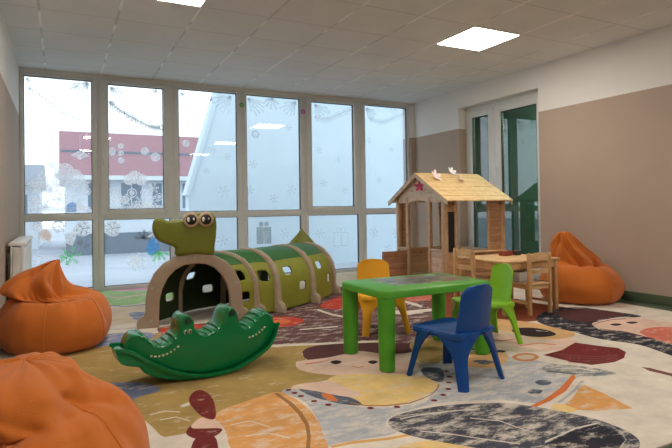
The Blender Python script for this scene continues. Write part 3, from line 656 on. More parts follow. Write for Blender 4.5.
def rug():
    X0, X1, Ya, Yb = XL+.02, 4.88, 1.33, 7.13
    base = [(X0, Ya), (X1, Ya), (X1, Yb), (X0, Yb)]
    polys = [('cream', base)]
    for n, sm, pts in RUG:
        pts = catmull(pts, 5) if sm else pts
        pts = [(min(max(x, X0+.002), X1-.002), min(max(y, Ya+.002), Yb-.002)) for x, y in pts]
        polys.append((n, pts))
    for x, y in DOTS: polys.append(('dkred', [(x+.017*math.cos(a*PI/5), y+.017*math.sin(a*PI/5)) for a in range(10)]))
    # small faces and strokes that repeat over the print
    vs, fs = [], []
    for n, pts in polys:
        i = len(vs); clean = []
        for q in pts:
            if not clean or (Vector(q)-Vector(clean[-1])).length > .002: clean.append(q)
        if (Vector(clean[0])-Vector(clean[-1])).length < .002: clean.pop()
        vs += [Vector(q) for q in clean]; fs.append(list(range(i, i+len(clean))))
    es = [(f[k], f[(k+1) % len(f)]) for f in fs for k in range(len(f))]
    ov, oe, of, _, _, _ = delaunay_2d_cdt(vs, es, [], 0, 1e-5)
    names = sorted(set(n for n, _ in polys))
    bb = [(min(p[0] for p in q), max(p[0] for p in q), min(p[1] for p in q), max(p[1] for p in q)) for _, q in polys]
    def owner(x, y):
        for k in range(len(polys)-1, 0, -1):
            a = bb[k]
            if not (a[0] <= x <= a[1] and a[2] <= y <= a[3]): continue
            q = polys[k][1]; c = False; j = len(q)-1
            for i in range(len(q)):
                if (q[i][1] > y) != (q[j][1] > y) and x < (q[j][0]-q[i][0])*(y-q[i][1])/(q[j][1]-q[i][1])+q[i][0]: c = not c
                j = i
            if c: return k
        return 0
    bm = bmesh.new(); V = [bm.verts.new((v.x, v.y, 0)) for v in ov]
    for f in of:
        try: F = bm.faces.new([V[k] for k in f])
        except ValueError: continue
        c = F.calc_center_median(); F.material_index = names.index(polys[owner(c.x, c.y)][0])
    bm.normal_update()
    for F in bm.faces:
        if F.normal.z < 0: F.normal_flip()
    c = names.index('cream'); t = bmesh.new()
    add_box(t, X0, X1, Ya, Yb, -.008, -.0012)
    me = bpy.data.meshes.new('t'); t.to_mesh(me); t.free(); n0 = len(bm.faces); bm.from_mesh(me); bpy.data.meshes.remove(me)
    bm.faces.ensure_lookup_table()
    for k in range(n0, len(bm.faces)): bm.faces[k].material_index = c
    o = obj('rug', bm, ['rug_'+n for n in names], smooth=0, recalc=False)
    tag(o, 'large worn play rug with printed figures in cream, ochre, maroon and grey covering the floor', 'rug')
rug()
# ------------------------------------------------------------------ bean bags
def bean_bag(name, label, loc, rz, keys, folds, nose=1.0, seed=0, sx=1, sy=1):
    """keys: rings (radius, height, offset x, offset y) from the floor up, going over the collapsed neck;
       folds: (angle0, t0, angle1, t1, width, depth) valleys (+) or ridges (-) pressed into the cloth"""
    K = catmull(keys, 9, False); n = 110; m = len(K)
    rings = []
    for j, (r, z, ox, oy) in enumerate(K):
        t = j/(m-1); ring = []
        for i in range(n):
            a = 2*PI*i/n
            d = 0
            for (a0, t0, a1, t1, w, dep) in folds:
                best = 9
                for s in range(9):
                    u = s/8; aa = a0+(a1-a0)*u; tt = t0+(t1-t0)*u
                    da = (a-aa+PI) % (2*PI)-PI
                    dd = math.hypot(da*.55, (t-tt)*1.6)
                    # thin along the middle, fading at the ends
                    fade = math.sin(PI*(.12+.76*u))
                    v = dd/(w*(.5+.7*fade))
                    best = min(best, v)
                d += dep*math.exp(-best**1.5)
            p = Vector((math.cos(a)*r, math.sin(a)*r, z))
            nz = noise.noise(Vector((math.cos(a)*1.7, math.sin(a)*1.7, t*3+seed)))*.03 + noise.noise(Vector((math.cos(a)*4+seed, math.sin(a)*4, t*6)))*.012
            wgt = min(1, t*6)
            k = 1+(nz*wgt*(2.2 if t > .5 else 1) - d)/max(r, .12)
            x, y = math.cos(a)*r*k*sx+ox, math.sin(a)*r*k*sy+oy
            zz = z-(d*.7 if t > .45 else d*.15)+nz*.5*wgt*(1 if t > .3 else 0)
            ring.append((x, y, max(zz, 0.0)))
        rings.append(ring)
    root = thing(name, label, 'bean bag', loc, rz, 'orange bean bags')
    bm = B(); loft(bm, rings)
    o = obj('cover', bm, 'bag_fabric', root, smooth=180)
    md = o.modifiers.new('s', 'SUBSURF'); md.levels = md.render_levels = 1
    # piped seams running up the panels
    bm = B()
    for q in range(6):
        i = int(n*(q+.35)/6)
        js = [j for j in range(4, int(m*.60), 2)]
        pts = [Vector(rings[j][i])*1.0 for j in js]
        c = Vector((0, 0, .2)); pts = [p+(Vector((p.x, p.y, 0)).normalized())*.0005 for p in pts]
        add_tube(bm, pts, .0032, 6)
    obj('seam', bm, 'bag_fabric', root)
    return root
body = [(.02, 0, 0, 0), (.28, 0, 0, 0), (.355, .03, 0, 0), (.395, .11, 0, 0), (.392, .19, 0, 0), (.36, .27, 0, 0)]
bean_bag('bean_bag', 'orange bean bag at the left wall under the window, with a pointed slumped top', (-.035, 4.42, .003), 0,
    body+[(.305, .335, .0, .01), (.25, .365, -.03, .03), (.235, .395, -.10, .03), (.215, .44, -.13, .04), (.165, .505, -.12, .05), (.105, .56, -.08, .06), (.055, .60, -.03, .06), (.02, .615, .0, .06), (.008, .61, .01, .06)],
    [(-2.6, .52, -1.0, .50, .10, .045), (-2.0, .60, -.5, .56, .10, .05), (-1.1, .70, -.2, .56, .12, .05), (-2.2, .75, -1.4, .62, .09, .035), (-2.3, .44, -.7, .43, .05, -.012), (-1.6, .85, -1.2, .66, .10, -.02), (2.5, .6, 1.0, .55, .1, .04), (-.5, .3, -.2, .16, .05, .01), (-.35, .25, -.1, .22, .04, .008)], seed=1, sx=.955)
bean_bag('bean_bag', 'nearest orange bean bag, cut by the bottom left corner of the photo', (-.085, 1.97, .003), 0,
    [(.02, 0, 0, 0), (.27, 0, 0, 0), (.35, .04, 0, 0), (.385, .13, 0, 0), (.375, .225, 0, 0), (.33, .305, 0, 0), (.29, .36, -.01, .02), (.265, .395, -.03, .03), (.235, .43, -.045, .04), (.19, .458, -.05, .06), (.13, .472, -.04, .08), (.07, .478, -.03, .09), (.01, .478, -.03, .1)],
    [(-2.9, .50, -1.7, .50, .09, .05), (-1.9, .66, -1.45, .52, .07, .03), (-.35, .74, -.1, .46, .05, -.012), (-1.7, .47, -.5, .45, .05, -.010), (.4, .7, .5, .5, .08, .03), (-.75, .62, -.35, .50, .06, .018), (-.55, .4, -.35, .28, .05, .008)], seed=4, sx=.90)
bean_bag('bean_bag', 'orange bean bag with a folded peaked back, at the right wall beside the pine table', (4.70, 3.72, .003), .0,
    body+[(.32, .34, .0, .02), (.285, .375, .01, .04), (.265, .42, .01, .06), (.20, .49, -.05, .06), (.135, .56, -.11, .06), (.085, .63, -.155, .05), (.045, .685, -.185, .04), (.012, .695, -.195, .03)],
    [(-2.7, .60, -1.5, .56, .11, .055), (-1.5, .56, -.6, .52, .09, .035), (-2.3, .52, -1.3, .50, .06, -.015), (-1.2, .75, -.7, .58, .10, .035), (-2.6, .75, -2.3, .60, .10, .04), (-1.0, .45, -.6, .40, .05, .012), (-1.6, .36, -1.1, .36, .03, .008), (-1.6, .28, -1.1, .28, .03, .008), (1.9, .6, .8, .55, .1, .04)], seed=9)

# ------------------------------------------------------------------ plastic child chairs
def child_chair(name, label, mat, loc, rz):
    """faces +y; seat 0.29 m, top of back 0.545 m"""
    t = thing(name, label, 'chair', loc, rz, 'small plastic chairs around the green table')
    bm = B()
    out = [(-.155, -.165), (-.06, -.172), (.06, -.172), (.155, -.165), (.182, -.12), (.184, .0), (.184, .12), (.160, .172), (.07, .186), (-.07, .186), (-.160, .172), (-.184, .12), (-.184, 0), (-.182, -.12)]
    ring = catmull(out, 3)
    def sc(k, z, dz=0): return [(x*k, y*k, z+dz*((x/.17)**2)) for x, y in ring]
    lev = [sc(.35, .255), sc(.90, .255), sc(.985, .262), sc(1.0, .277), sc(.975, .289), (sc(.90, .292)), sc(.7, .283), sc(.35, .277)]
    loft(bm, lev); obj('seat', bm, mat, t)
    bm = B(); rows = []
    for k in range(19):
        u = k/18; z = .262+u*.283
        w = .148-.016*u
        if u > .80: w *= math.sqrt(max(.06, 1-((u-.80)/.205)**2*.55))
        yc = -.150-.036*u
        sec = []
        for s in range(13):
            v = -1+2*s/12; sec.append((w*v, yc+.030*v*v*(1-.3*u), z-(.010*v*v if u > .9 else 0)))
        th = .018
        back = [(x, y-th*(1-.35*abs(x/w)), zz) for x, y, zz in sec[::-1]]
        rows.append(sec+back)
    loft(bm, rows); o = obj('backrest', bm, mat, t, smooth=60)
    for sx in (-1, 1):
        for sy in (-1, 1):
            bm = B(); rows = []
            top = Vector((.148*sx, .148*sy)); foot = Vector((.184*sx, .205*sy))
            for k in range(12):
                u = k/11; z = .283*(1-u)
                c = top.lerp(foot, u**1.15)
                w = .029+.016*(1-u)+.085*max(0, 1-u*2.0)**1.7
                d = Vector((sx, sy)).normalized(); tg = Vector((-d.y, d.x)); th = .016+.004*(1-u)
                sec = []
                for s in range(7):
                    v = -1+2*s/6; q = c+tg*w*v-d*(.45*w*v*v)
                    sec.append((q.x, q.y, z))
                for s in range(7):
                    v = 1-2*s/6; q = c+tg*w*v*.86-d*(.45*w*v*v+th)
                    sec.append((q.x, q.y, z))
                rows.append(sec)
            loft(bm, rows); obj('leg', bm, mat, t, smooth=60)
    return t
child_chair('child_chair', 'dark blue plastic child chair with its back to the camera, before the green table', 'chair_blue', (2.0, 2.43, 0), math.radians(12))
child_chair('child_chair', 'yellow plastic child chair facing the camera from behind the green table', 'chair_yellow', (2.26, 3.66, 0), math.radians(166))
child_chair('child_chair', 'lime green plastic child chair at the right end of the green table', 'chair_green', (2.725, 2.985, 0), math.radians(77))

# ------------------------------------------------------------------ green table
t = thing('child_table', 'low bright green plastic play table with round legs and a printed top', 'table', (2.095, 2.94, 0))
bm = B(); w, d = .85, .56
lev = []
for k, z in ((-.012, .430), (0, .436), (0, .468), (-.004, .476), (-.012, .480)): lev.append([(x, y, z) for x, y in rrect(w+2*k, d+2*k, .06+k)])
loft(bm, lev); obj('table_top', bm, 'table_green', t)
for sx in (-1, 1):
    for sy in (-1, 1):
        bm = B(); cx, cy = sx*(w/2-.055), sy*(d/2-.055)
        loft(bm, [[(cx+r*math.cos(a*PI/12), cy+r*math.sin(a*PI/12), z) for a in range(24)] for r, z in ((.042, 0), (.048, .004), (.049, .05), (.053, .40), (.054, .432))])
        obj('leg', bm, 'table_green', t)
# the printed panel let into the top: four picture fields
bm = B(); add_box(bm, -.225, .375, -.12, .215, .4800, .4806)
m, nt, out = nmat('table_print')
b = nt.nodes.new('ShaderNodeBsdfPrincipled'); b.inputs['Roughness'].default_value = .35
v = tex_coord(nt, (1, 1.3, 1)); vo = nt.nodes.new('ShaderNodeTexVoronoi'); vo.inputs['Scale'].default_value = 17; nt.links.new(v, vo.inputs['Vector'])
sh = nt.nodes.new('ShaderNodeSeparateColor'); nt.links.new(vo.outputs['Color'], sh.inputs[0])
c = ramp(nt, sh.outputs[0], [(.0, srgb(70, 78, 74)), (.22, srgb(130, 112, 84)), (.4, srgb(92, 96, 84)), (.6, srgb(48, 52, 62)), (.75, srgb(150, 172, 150)), (.9, srgb(132, 76, 60))])
nt.links.new(c, b.inputs['Base Color']); nt.links.new(b.outputs[0], out.inputs[0]); MATS['table_print'] = m
obj('printed_panel', bm, 'table_print', t, smooth=0, label='printed picture panel')

# ------------------------------------------------------------------ pine play table and chairs
t = thing('play_table', 'low pine play table with square legs in front of the playhouse', 'table', (3.795, 3.81, 0))
bm = B(); add_box(bm, -.355, .355, -.315, .315, .460, .480, .004); obj('table_top', bm, 'pine_x', t)
for sx in (-1, 1):
    for sy in (-1, 1):
        bm = B(); add_box(bm, sx*.32-.019, sx*.32+.019, sy*.28-.019, sy*.28+.019, 0, .460, .004); obj('leg', bm, 'pine_z', t)
for sy in (-1, 1): bm = B(); add_box(bm, -.301, .301, sy*.28-.009, sy*.28+.009, .395, .460, .002); obj('apron', bm, 'pine_x', t)
for sx in (-1, 1): bm = B(); add_box(bm, sx*.32-.009, sx*.32+.009, -.261, .261, .395, .460, .002); obj('apron', bm, 'pine_y', t)
def pine_chair(label, loc, rz):
    t = thing('pine_chair', label, 'chair', loc, rz, 'small pine chairs at the pine table')
    for sx in (-1, 1):
        bm = B(); add_box(bm, sx*.125-.015, sx*.125+.015, -.145, -.115, 0, .545, .004); obj('leg', bm, 'pine_z', t)
        bm = B(); add_box(bm, sx*.125-.015, sx*.125+.015, .115, .145, 0, .262, .004); obj('leg', bm, 'pine_z', t)
        bm = B(); add_box(bm, sx*.125-.008, sx*.125+.008, -.115, .115, .225, .258, .002); obj('stretcher', bm, 'pine_y', t); bm = B(); add_box(bm, sx*.125-.008, sx*.125+.008, -.115, .115, .09, .115, .002); obj('stretcher', bm, 'pine_y', t)
    bm = B(); add_box(bm, -.15, .15, -.112, .155, .262, .278, .004); add_box(bm, -.108, .108, -.15, -.112, .262, .278, .003); obj('seat', bm, 'pine_x', t)
    bm = B(); add_prism(bm, catmull([(-.11, .47), (-.11, .525), (-.05, .545), (.05, .545), (.11, .525), (.11, .47), (.04, .478), (-.04, .478)], 4), -.138, -.122, 'xz', .002); obj('top_rail', bm, 'pine_x', t)
    bm = B(); add_box(bm, -.11, .11, -.137, -.123, .36, .40, .002); obj('back_slat', bm, 'pine_x', t)
    for y in (-.13, .13): bm = B(); add_box(bm, -.11, .11, y-.007, y+.007, .225, .258, .002); obj('stretcher', bm, 'pine_x', t)
    return t
c1 = pine_chair('small pine chair at the near side of the pine table, nearest the orange bean bag', (3.80, 3.56, 0), 0)
lc = copy_tree(c1, (3.485, 3.915, 0), -PI/2, 'small pine chair at the left side of the pine table, in front of the playhouse')
lc.scale = (1, 1, 1.05)
bm = B(); lev = [[(x, y, z) for x, y in rrect(w, d, .012, 3)] for w, d, z in ((.20, .13, 0), (.205, .135, .004), (.215, .145, .078), (.225, .155, .082), (.225, .155, .09), (.205, .135, .09), (.19, .12, .012))]
loft(bm, lev)
o = obj('plastic_tray', bm, 'box_white'); o.location = (3.78, 3.62, .2785); o.rotation_euler = (0, 0, .05)
tag(o, 'white plastic tray standing on the seat of the near pine chair', 'tray')
t = thing('toy_box', 'small reddish brown box on the pine table', 'box', (3.90, 3.93, .480), .2)
bm = B(); add_box(bm, -.065, .065, -.04, .04, 0, .034, .003); obj('box_body', bm, 'box_red', t)
bm = B(); add_box(bm, -.068, .068, -.043, .043, .034, .045, .003); obj('lid', bm, 'box_red', t)
bm = B(); add_box(bm, -.03, .03, -.03, .03, 0, .042, .006); add_box(bm, -.024, .024, -.024, .024, .042, .046, .002)
o = obj('toy_block', bm, 'box_dark'); o.location = (4.01, 3.90, .480); tag(o, 'small dark block beside the reddish brown box on the pine table', 'toy block')
# ------------------------------------------------------------------ crawl tunnel shaped like a crocodile
TUN = [((1.02, 4.655), 5), ((1.27, 4.90), 30), ((1.62, 5.05), 60), ((2.10, 5.33), 57), ((2.455, 5.65), 40)]
tun = thing('crawl_tunnel', 'green crocodile shaped plastic crawl tunnel with tan arches, in front of the window', 'play tunnel', (1.62, 5.05, 0))
TO = Vector((1.62, 5.05, 0))
def frame(c, th): return Matrix.Translation(Vector((c[0], c[1], 0))-TO) @ Matrix.Rotation(-th, 4, 'Z')
def arch_outline(front):
    if front:
        R = [(.298, 0), (.470, 0), (.474, .03), (.468, .062), (.448, .090), (.418, .102), (.405, .125), (.402, .24), (.380, .35), (.335, .445), (.262, .525), (.165, .578), (.075, .600), (.03, .606), (.0, .622)]
        I = [(0, .515), (.09, .505), (.165, .468), (.225, .405), (.268, .32), (.292, .22), (.298, .10)]
    else:
        R = [(.325, 0), (.455, 0), (.458, .03), (.452, .060), (.436, .088), (.412, .098), (.398, .12), (.396, .24), (.374, .35), (.330, .44), (.258, .52), (.162, .572), (.075, .592), (.0, .598)]
        I = [(0, .532), (.09, .522), (.18, .485), (.25, .42), (.30, .33), (.325, .22), (.325, .10)]
    L = [(-x, z) for x, z in R[::-1] if x > 0]; IL = [(-x, z) for x, z in I if x > 0]
    return R+L+IL[::-1]+I
def arch_outline_ok(front):
    o = arch_outline(front)
    return o
for k, (c, th) in enumerate(TUN):
    bm = B(); d = .075 if k == 0 else .062
    o = arch_outline(k == 0)
    # outline runs right foot, over the top, left foot, then back under the inner edge
    R = [q for q in o]
    add_prism(bm, R, -d/2, d/2, 'xz', .012, 3, frame(c, math.radians(th)))
    a = obj('arch', bm, 'tunnel_tan', tun, smooth=35)
    for x, z in ((.35, .33), (-.35, .33), (.0, .565), (.36, .06), (-.36, .06)):
        bm = B(); f = frame(c, math.radians(th)); add_prism(bm, [(x+.012*math.cos(q*PI/6), z+.012*math.sin(q*PI/6)) for q in range(12)], -d/2-.002, -d/2+.004, 'xz', 0, 1, f)
        obj('bolt_cap', bm, 'metal_grey', a)
def u_pt(phi):   # phi 0..1 right foot over the top to left foot
    Lv, a, b = .20, .352, .355
    arc = PI*(a+b)/2; tot = 2*Lv+arc; s = phi*tot
    if s < Lv: return a, .015+s
    if s > Lv+arc: return -a, .015+(tot-s)
    q = (s-Lv)/arc*PI; return a*math.cos(q), .015+Lv+b*math.sin(q)
def shell(k):
    (c0, t0), (c1, t1) = TUN[k], TUN[k+1]
    t0, t1 = math.radians(t0), math.radians(t1)
    p0, p1 = Vector(c0), Vector(c1); L = (p1-p0).length*1.05
    m0, m1 = Vector((math.sin(t0), math.cos(t0)))*L, Vector((math.sin(t1), math.cos(t1)))*L
    NS, NP = 60, 150
    def pos(s, phi):
        h = ((2*s-3)*s*s+1, (s-2)*s*s+s, (3-2*s)*s*s, (s-1)*s*s)
        p = p0*h[0]+m0*h[1]+p1*h[2]+m1*h[3]
        th = t0+(t1-t0)*s; x, z = u_pt(phi)
        bulge = 1+.03*math.sin(PI*s)
        q = p+Vector((math.cos(th), -math.sin(th)))*x*bulge
        return Vector((q.x, q.y, .0+z*(1+.02*math.sin(PI*s))))-TO
    big = L > .5
    holes = [(.34, .235, .105, .028), (.70, .125, .105, .028)] if big else ([(.55, .22, .2, .034)] if k == 1 else [(.45, .24, .17, .032), (.5, .11, .17, .03)])
    holes = [h for h in holes]+[(a, 1-b, .04/L, .024) for a, b in ((.3, .22), (.7, .12))]
    bounds = [(0, .315), (.315, .685), (.685, 1)]
    for q, (a, b) in enumerate(bounds):
        bm = B(); G = {}
        n0, n1 = round(a*NP), round(b*NP)
        def V(i, j):
            s, phi = i/NS, j/NP
            if q != 1:
                for (hs, hp, rs, rp) in holes:
                    u, v = (s-hs)/rs, (phi-hp)/rp; r = (u**4+v**4)**.25
                    if .80 < r < 1.17 and r > 0: s, phi = hs+u/r*rs, hp+v/r*rp   # snap the rim to a clean rounded square
            return pos(s, phi)
        def inside(i, j):
            for (hs, hp, rs, rp) in holes:
                u, v = ((i+.5)/NS-hs)/rs, ((j+.5)/NP-hp)/rp
                if (u**4+v**4)**.25 < 1: return True
            return False
        for i in range(NS):
            for j in range(n0, n1):
                if q != 1 and inside(i, j): continue
                ids = [(i, j), (i+1, j), (i+1, j+1), (i, j+1)]
                for w in ids:
                    if w not in G: G[w] = bm.verts.new(V(*w))
                try: bm.faces.new([G[w] for w in ids])
                except ValueError: pass
        bmesh.ops.dissolve_degenerate(bm, dist=1e-5, edges=bm.edges[:])
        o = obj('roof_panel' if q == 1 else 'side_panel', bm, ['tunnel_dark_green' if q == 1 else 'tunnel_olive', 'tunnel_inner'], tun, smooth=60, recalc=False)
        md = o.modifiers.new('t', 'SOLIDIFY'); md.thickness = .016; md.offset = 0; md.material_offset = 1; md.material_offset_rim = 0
for k in range(4): shell(k)
F1 = frame(TUN[0][0], math.radians(5))
head = catmull([(-.334, .879), (-.312, .906), (-.275, .911), (-.222, .887), (-.156, .890), (-.095, .899), (-.062, .935), (-.013, .955), (.030, .942), (.081, .950), (.133, .950), (.168, .925), (.184, .866), (.180, .753), (.165, .658), (.150, .585), (0, .595), (-.150, .585), (-.160, .650), (-.208, .682), (-.264, .702), (-.318, .742), (-.342, .813)], 3)
bm = B(); add_prism(bm, head, -.055, .075, 'xz', .028, 4, F1); hd = obj('head', bm, 'head_olive', tun, smooth=50)
for x in (-.035, .089):
    bm = B(); circ = lambda r, cx=x, cz=.892, n=28: [(cx+r*math.cos(2*PI*q/n), cz+r*math.sin(2*PI*q/n)) for q in range(n)]
    add_prism(bm, circ(.064), -.078, -.03, 'xz', .010, 3, F1); obj('eye', bm, 'eye_tan', hd)
    bm = B(); add_prism(bm, circ(.044), -.083, -.07, 'xz', .003, 2, F1); obj('pupil', bm, 'eye_black', hd)
    bm = B(); add_prism(bm, [(x-.024+.012*math.cos(q*PI/8), .893+.020*math.sin(q*PI/8)) for q in range(16)], -.087, -.08, 'xz', .002, 2, F1); obj('eye_glint', bm, 'eye_white', hd)
    bm = B(); add_prism(bm, [(x+.020+.007*math.cos(q*PI/8), .897+.011*math.sin(q*PI/8)) for q in range(16)], -.087, -.08, 'xz', .002, 2, F1); obj('eye_glint', bm, 'eye_white', hd)
bm = B(); tcx, tcy = 2.475-TO.x, 5.69-TO.y; rows = []
for r, z in ((.165, .560), (.135, .600), (.095, .640), (.055, .680), (.028, .712), (.008, .740)):
    rows.append([(tcx+r*math.cos(a*PI/12)*1.0, tcy+r*.6*math.sin(a*PI/12), z) for a in range(24)])
loft(bm, rows); obj('tail_fin', bm, 'head_olive', tun, smooth=80)

# ------------------------------------------------------------------ rocking crocodile
rk = thing('rocking_crocodile', 'glossy dark green plastic rocking crocodile seesaw in front of the crawl tunnel', 'rocker', (.258, 3.05, .001), math.atan2(.10, .957))
rk.scale = (1, 1, .965)
lip = catmull([(0, .232), (.08, .215), (.177, .143), (.334, .057), (.471, .020), (.60, .018), (.716, .042), (.862, .112), (.935, .185), (.972, .262)], 5, False)
low = catmull([(.006, .222), (.024, .160), (.060, .138), (.128, .122), (.142, .092), (.23, .045), (.334, .016), (.413, .004), (.5, .0), (.60, .0), (.70, .014), (.82, .072), (.915, .145), (.962, .205)], 4, False)
up = catmull([(.050, .215), (.062, .262), (.095, .300), (.140, .298), (.178, .258), (.221, .222), (.290, .236), (.338, .285), (.352, .350), (.388, .384), (.424, .350), (.442, .280), (.512, .250), (.592, .298), (.620, .365), (.656, .399), (.692, .360), (.712, .280), (.765, .256), (.829, .306), (.880, .338), (.925, .310), (.950, .262)], 5, False)
bm = B()
add_prism(bm, up+[(.935, .19), (.862, .115), (.716, .045), (.60, .02), (.471, .022), (.334, .06), (.177, .146), (.08, .20)], .035, .235, 'xz', .013, 3)
rk_body = obj('body', bm, 'rocker_green', rk, smooth=60)
bm = B(); add_prism(bm, low+lip[::-1][1:-2], .012, .258, 'xz', .006, 2); obj('hull', bm, 'rocker_green', rk, smooth=50)
for y in (.006, .264):
    bm = B()
    rows = []
    for i, (x, z) in enumerate(lip):
        a = lip[max(0, i-1)]; b = lip[min(len(lip)-1, i+1)]; d = Vector((b[0]-a[0], b[1]-a[1])).normalized(); nx, nz = -d.y, d.x
        rows.append([(x+nx*u, y+v, z+nz*u) for u, v in ((-.010, -.012), (.008, -.014), (.012, 0), (.008, .014), (-.010, .012))])
    loft(bm, rows); obj('rim', bm, 'rocker_green', rk, smooth=60)
# the ends draw in towards the tips, seen from above
def taper(o):
    for v in o.data.vertices:
        k = 1
        if v.co.x < .15: k = .52+.48*max(0, v.co.x+.01)/.16
        elif v.co.x > .86: k = 1-.30*min(1, (v.co.x-.86)/.11)**2
        v.co.y = .135+(v.co.y-.135)*k
for o in rk.children: taper(o)
# moulded ribs across the three saddles
for s0, s1 in ((.10, .325), (.465, .590), (.735, .93)):
    bm = B(); L = [p for p in up if s0 <= p[0] <= s1]; acc = 0; last = L[0]
    for p in L:
        acc += math.hypot(p[0]-last[0], p[1]-last[1]); last = p
        if acc > .036:
            acc = 0; rows = []
            for k in range(9):
                u = -1+k/4; yy = .135+.098*u; dz = -.016*abs(u)**5
                kk = .52+.48*max(0, p[0]+.01)/.16 if p[0] < .15 else (1-.30*min(1, (p[0]-.86)/.11)**2 if p[0] > .86 else 1)
                rows.append((p[0], .135+(yy-.135)*kk, p[1]-.002+dz))
            add_tube(bm, rows, .0125, 8)
    obj('saddle_ribs', bm, 'rocker_green', rk_body, smooth=80)
for x, z in ((.185, .176), (.205, .170), (.226, .168), (.248, .170), (.270, .175), (.291, .183), (.312, .194), (.332, .207), (.770, .196), (.792, .200), (.814, .208), (.835, .219), (.855, .232), (.872, .246)):
    for y in (.036, .234):
        bm = B(); add_ball(bm, (x, y, z), .0075, 1, .8, .8, 10); obj('tooth', bm, 'tooth', rk_body, smooth=80)
for y, sg in ((.034, -1), (.236, 1)):
    for x in (.376, .402):
        bm = B(); add_ball(bm, (x, y, .286), .0115, .9, .5, 1.25, 14); e = obj('eye', bm, 'tooth', rk_body, smooth=80)
        bm = B(); add_ball(bm, (x+.001, y+sg*.0045, .2855), .0075, .9, .5, 1.3, 12); obj('pupil', bm, 'eye_black', e, smooth=80)
for x, z in ((.388, .348), (.656, .362)):
    for y0, y1 in ((.0325, .038), (.232, .2375)):
        bm = B(); add_prism(bm, [(x+.021*math.cos(q*PI/10), z+.021*math.sin(q*PI/10)) for q in range(20)], y0, y1, 'xz')
        obj('hole_shade_disc', bm, 'hole_shade', rk_body)  # dark disc on the surface, its colour stands for shade inside the grip hole

# ------------------------------------------------------------------ wooden playhouse
hx, hy = 3.757, 4.70
ph = thing('playhouse', 'wooden playhouse with a plank gable roof and open windows, in the far right corner', 'playhouse', (hx, hy, 0))
LX, LY, EZ, RZ = .905, .95, 1.085, 1.345
def hb(name, mat, boxes, bev=.003, parent=None, label=None):
    bm = B()
    for q in boxes: add_box(bm, *q, bev)
    return obj(name, bm, mat, parent or ph, label=label)
for x in (0, LX-.055):
    for y in (0, LY-.055): hb('corner_post', 'house_z', [(x, x+.055, y, y+.055, 0, EZ)])
def planks(name, mat, a0, a1, z0, z1, fixed, axis, pitch=.088, th=.014):
    n = max(1, round((z1-z0)/pitch)); h = (z1-z0)/n; bx = []
    for k in range(n):
        if axis == 'x': bx.append((a0, a1, fixed, fixed+th, z0+k*h+.0015, z0+(k+1)*h-.0015))
        else: bx.append((fixed, fixed+th, a0, a1, z0+k*h+.0015, z0+(k+1)*h-.0015))
    return hb(name, mat, bx, .002)
# long walls: near (towards the pine table) and far
for y, far in ((.018, 0), (LY-.034, 1)):
    m_ = 'house_x'
    planks('lower_planks', m_, .055, LX-.055, .05, .455, y, 'x')
    if not far:
        hb('window_post', 'house_z', [(.158, .195, .008, .040, .455, EZ)])
        planks('upper_planks', m_, .055, .158, .915, EZ-.005, y, 'x', .065)
        hb('black_panel', 'black_panel', [(.057, .156, .020, .030, .460, .912)], 0, label='flat black panel')  # flat black panel between corner post and window post
        hb('window_sill', 'pine_x', [(.195, LX-.055, -.075, .055, .445, .460)])
    else:
        planks('side_planks', 'dark_plank_x', .055, .10, .455, EZ, y, 'x')
    planks('side_planks', m_, .665, LX-.055, .455, EZ, y, 'x')
    hb('top_rail', 'house_x', [(.055, LX-.055, y-.004, y+.018, EZ-.035, EZ)])
    hb('jamb', 'house_z', [(.650, .672, y-.006, y+.02, .455, EZ-.03)])
# front gable (faces the left of the room)
g = .0
for q in (.262, .700): hb('window_post', 'house_z', [(g, .04, q, q+.041, 0, EZ)])
planks('lower_planks', 'house_y', .055, .262, .05, .47, .012, 'y'); planks('lower_planks', 'house_y', .742, LY-.055, .05, .455, .012, 'y')
for q in ((.05, .262, .470), (.742, LY-.045, .455)): hb('window_sill', 'house_y', [(-.012, .045, q[0], q[1], q[2], q[2]+.02)])
for q in ((.27, .30, .85), (.01, .04, .98)): hb('hinge', 'metal_grey', [(-.004, .0, q[0], q[1], q[2], q[2]+.03)], 0)
bm = B()
arch = [(.302, 1.0), (.302, EZ+.03), (.700, EZ+.03), (.700, 1.0)]+[(.501+.199*math.cos(a*PI/10), 1.0+.045*math.sin(a*PI/10)) for a in range(1, 10)]
add_prism(bm, arch, .006, .030, 'yz', .002, 1); add_box(bm, .006, .030, .055, .302, EZ-.065, EZ+.03, .002); add_box(bm, .006, .030, .700, LY-.055, EZ-.065, EZ+.03, .002)
obj('arched_header', bm, 'house_y', ph)
def gable(x0, x1):
    bm = B(); n = 4; z0, z1 = EZ+.03, RZ-.012
    for k in range(n):
        a, b = z0+(z1-z0)*k/n+.001, z0+(z1-z0)*(k+1)/n-.001
        wa, wb = (LY/2-.02)*(1-(a-EZ)/(RZ-EZ))+.01, (LY/2-.02)*(1-(b-EZ)/(RZ-EZ))+.01
        add_prism(bm, [(LY/2-wa, a), (LY/2+wa, a), (LY/2+wb, b), (LY/2-wb, b)], x0, x1, 'yz', .0015, 1)
    return obj('gable', bm, 'house_y', ph)
gable(.010, .024); gable(LX-.024, LX-.010)
hb('vent_shade_patch', 'black_panel', [(.0085, .0105, .60, .618, 1.155, 1.172)], 0)  # flat black patch, its colour stands for the shade in a small opening
planks('window_shutter', 'dark_plank_y', .742, LY-.055, .475, EZ-.035, .046, 'y', .1, .012)
# back gable
planks('lower_planks', 'house_y', .055, LY-.055, .05, .455, LX-.026, 'y')
hb('top_rail', 'house_y', [(LX-.03, LX-.008, .055, LY-.055, EZ-.035, EZ+.03)])
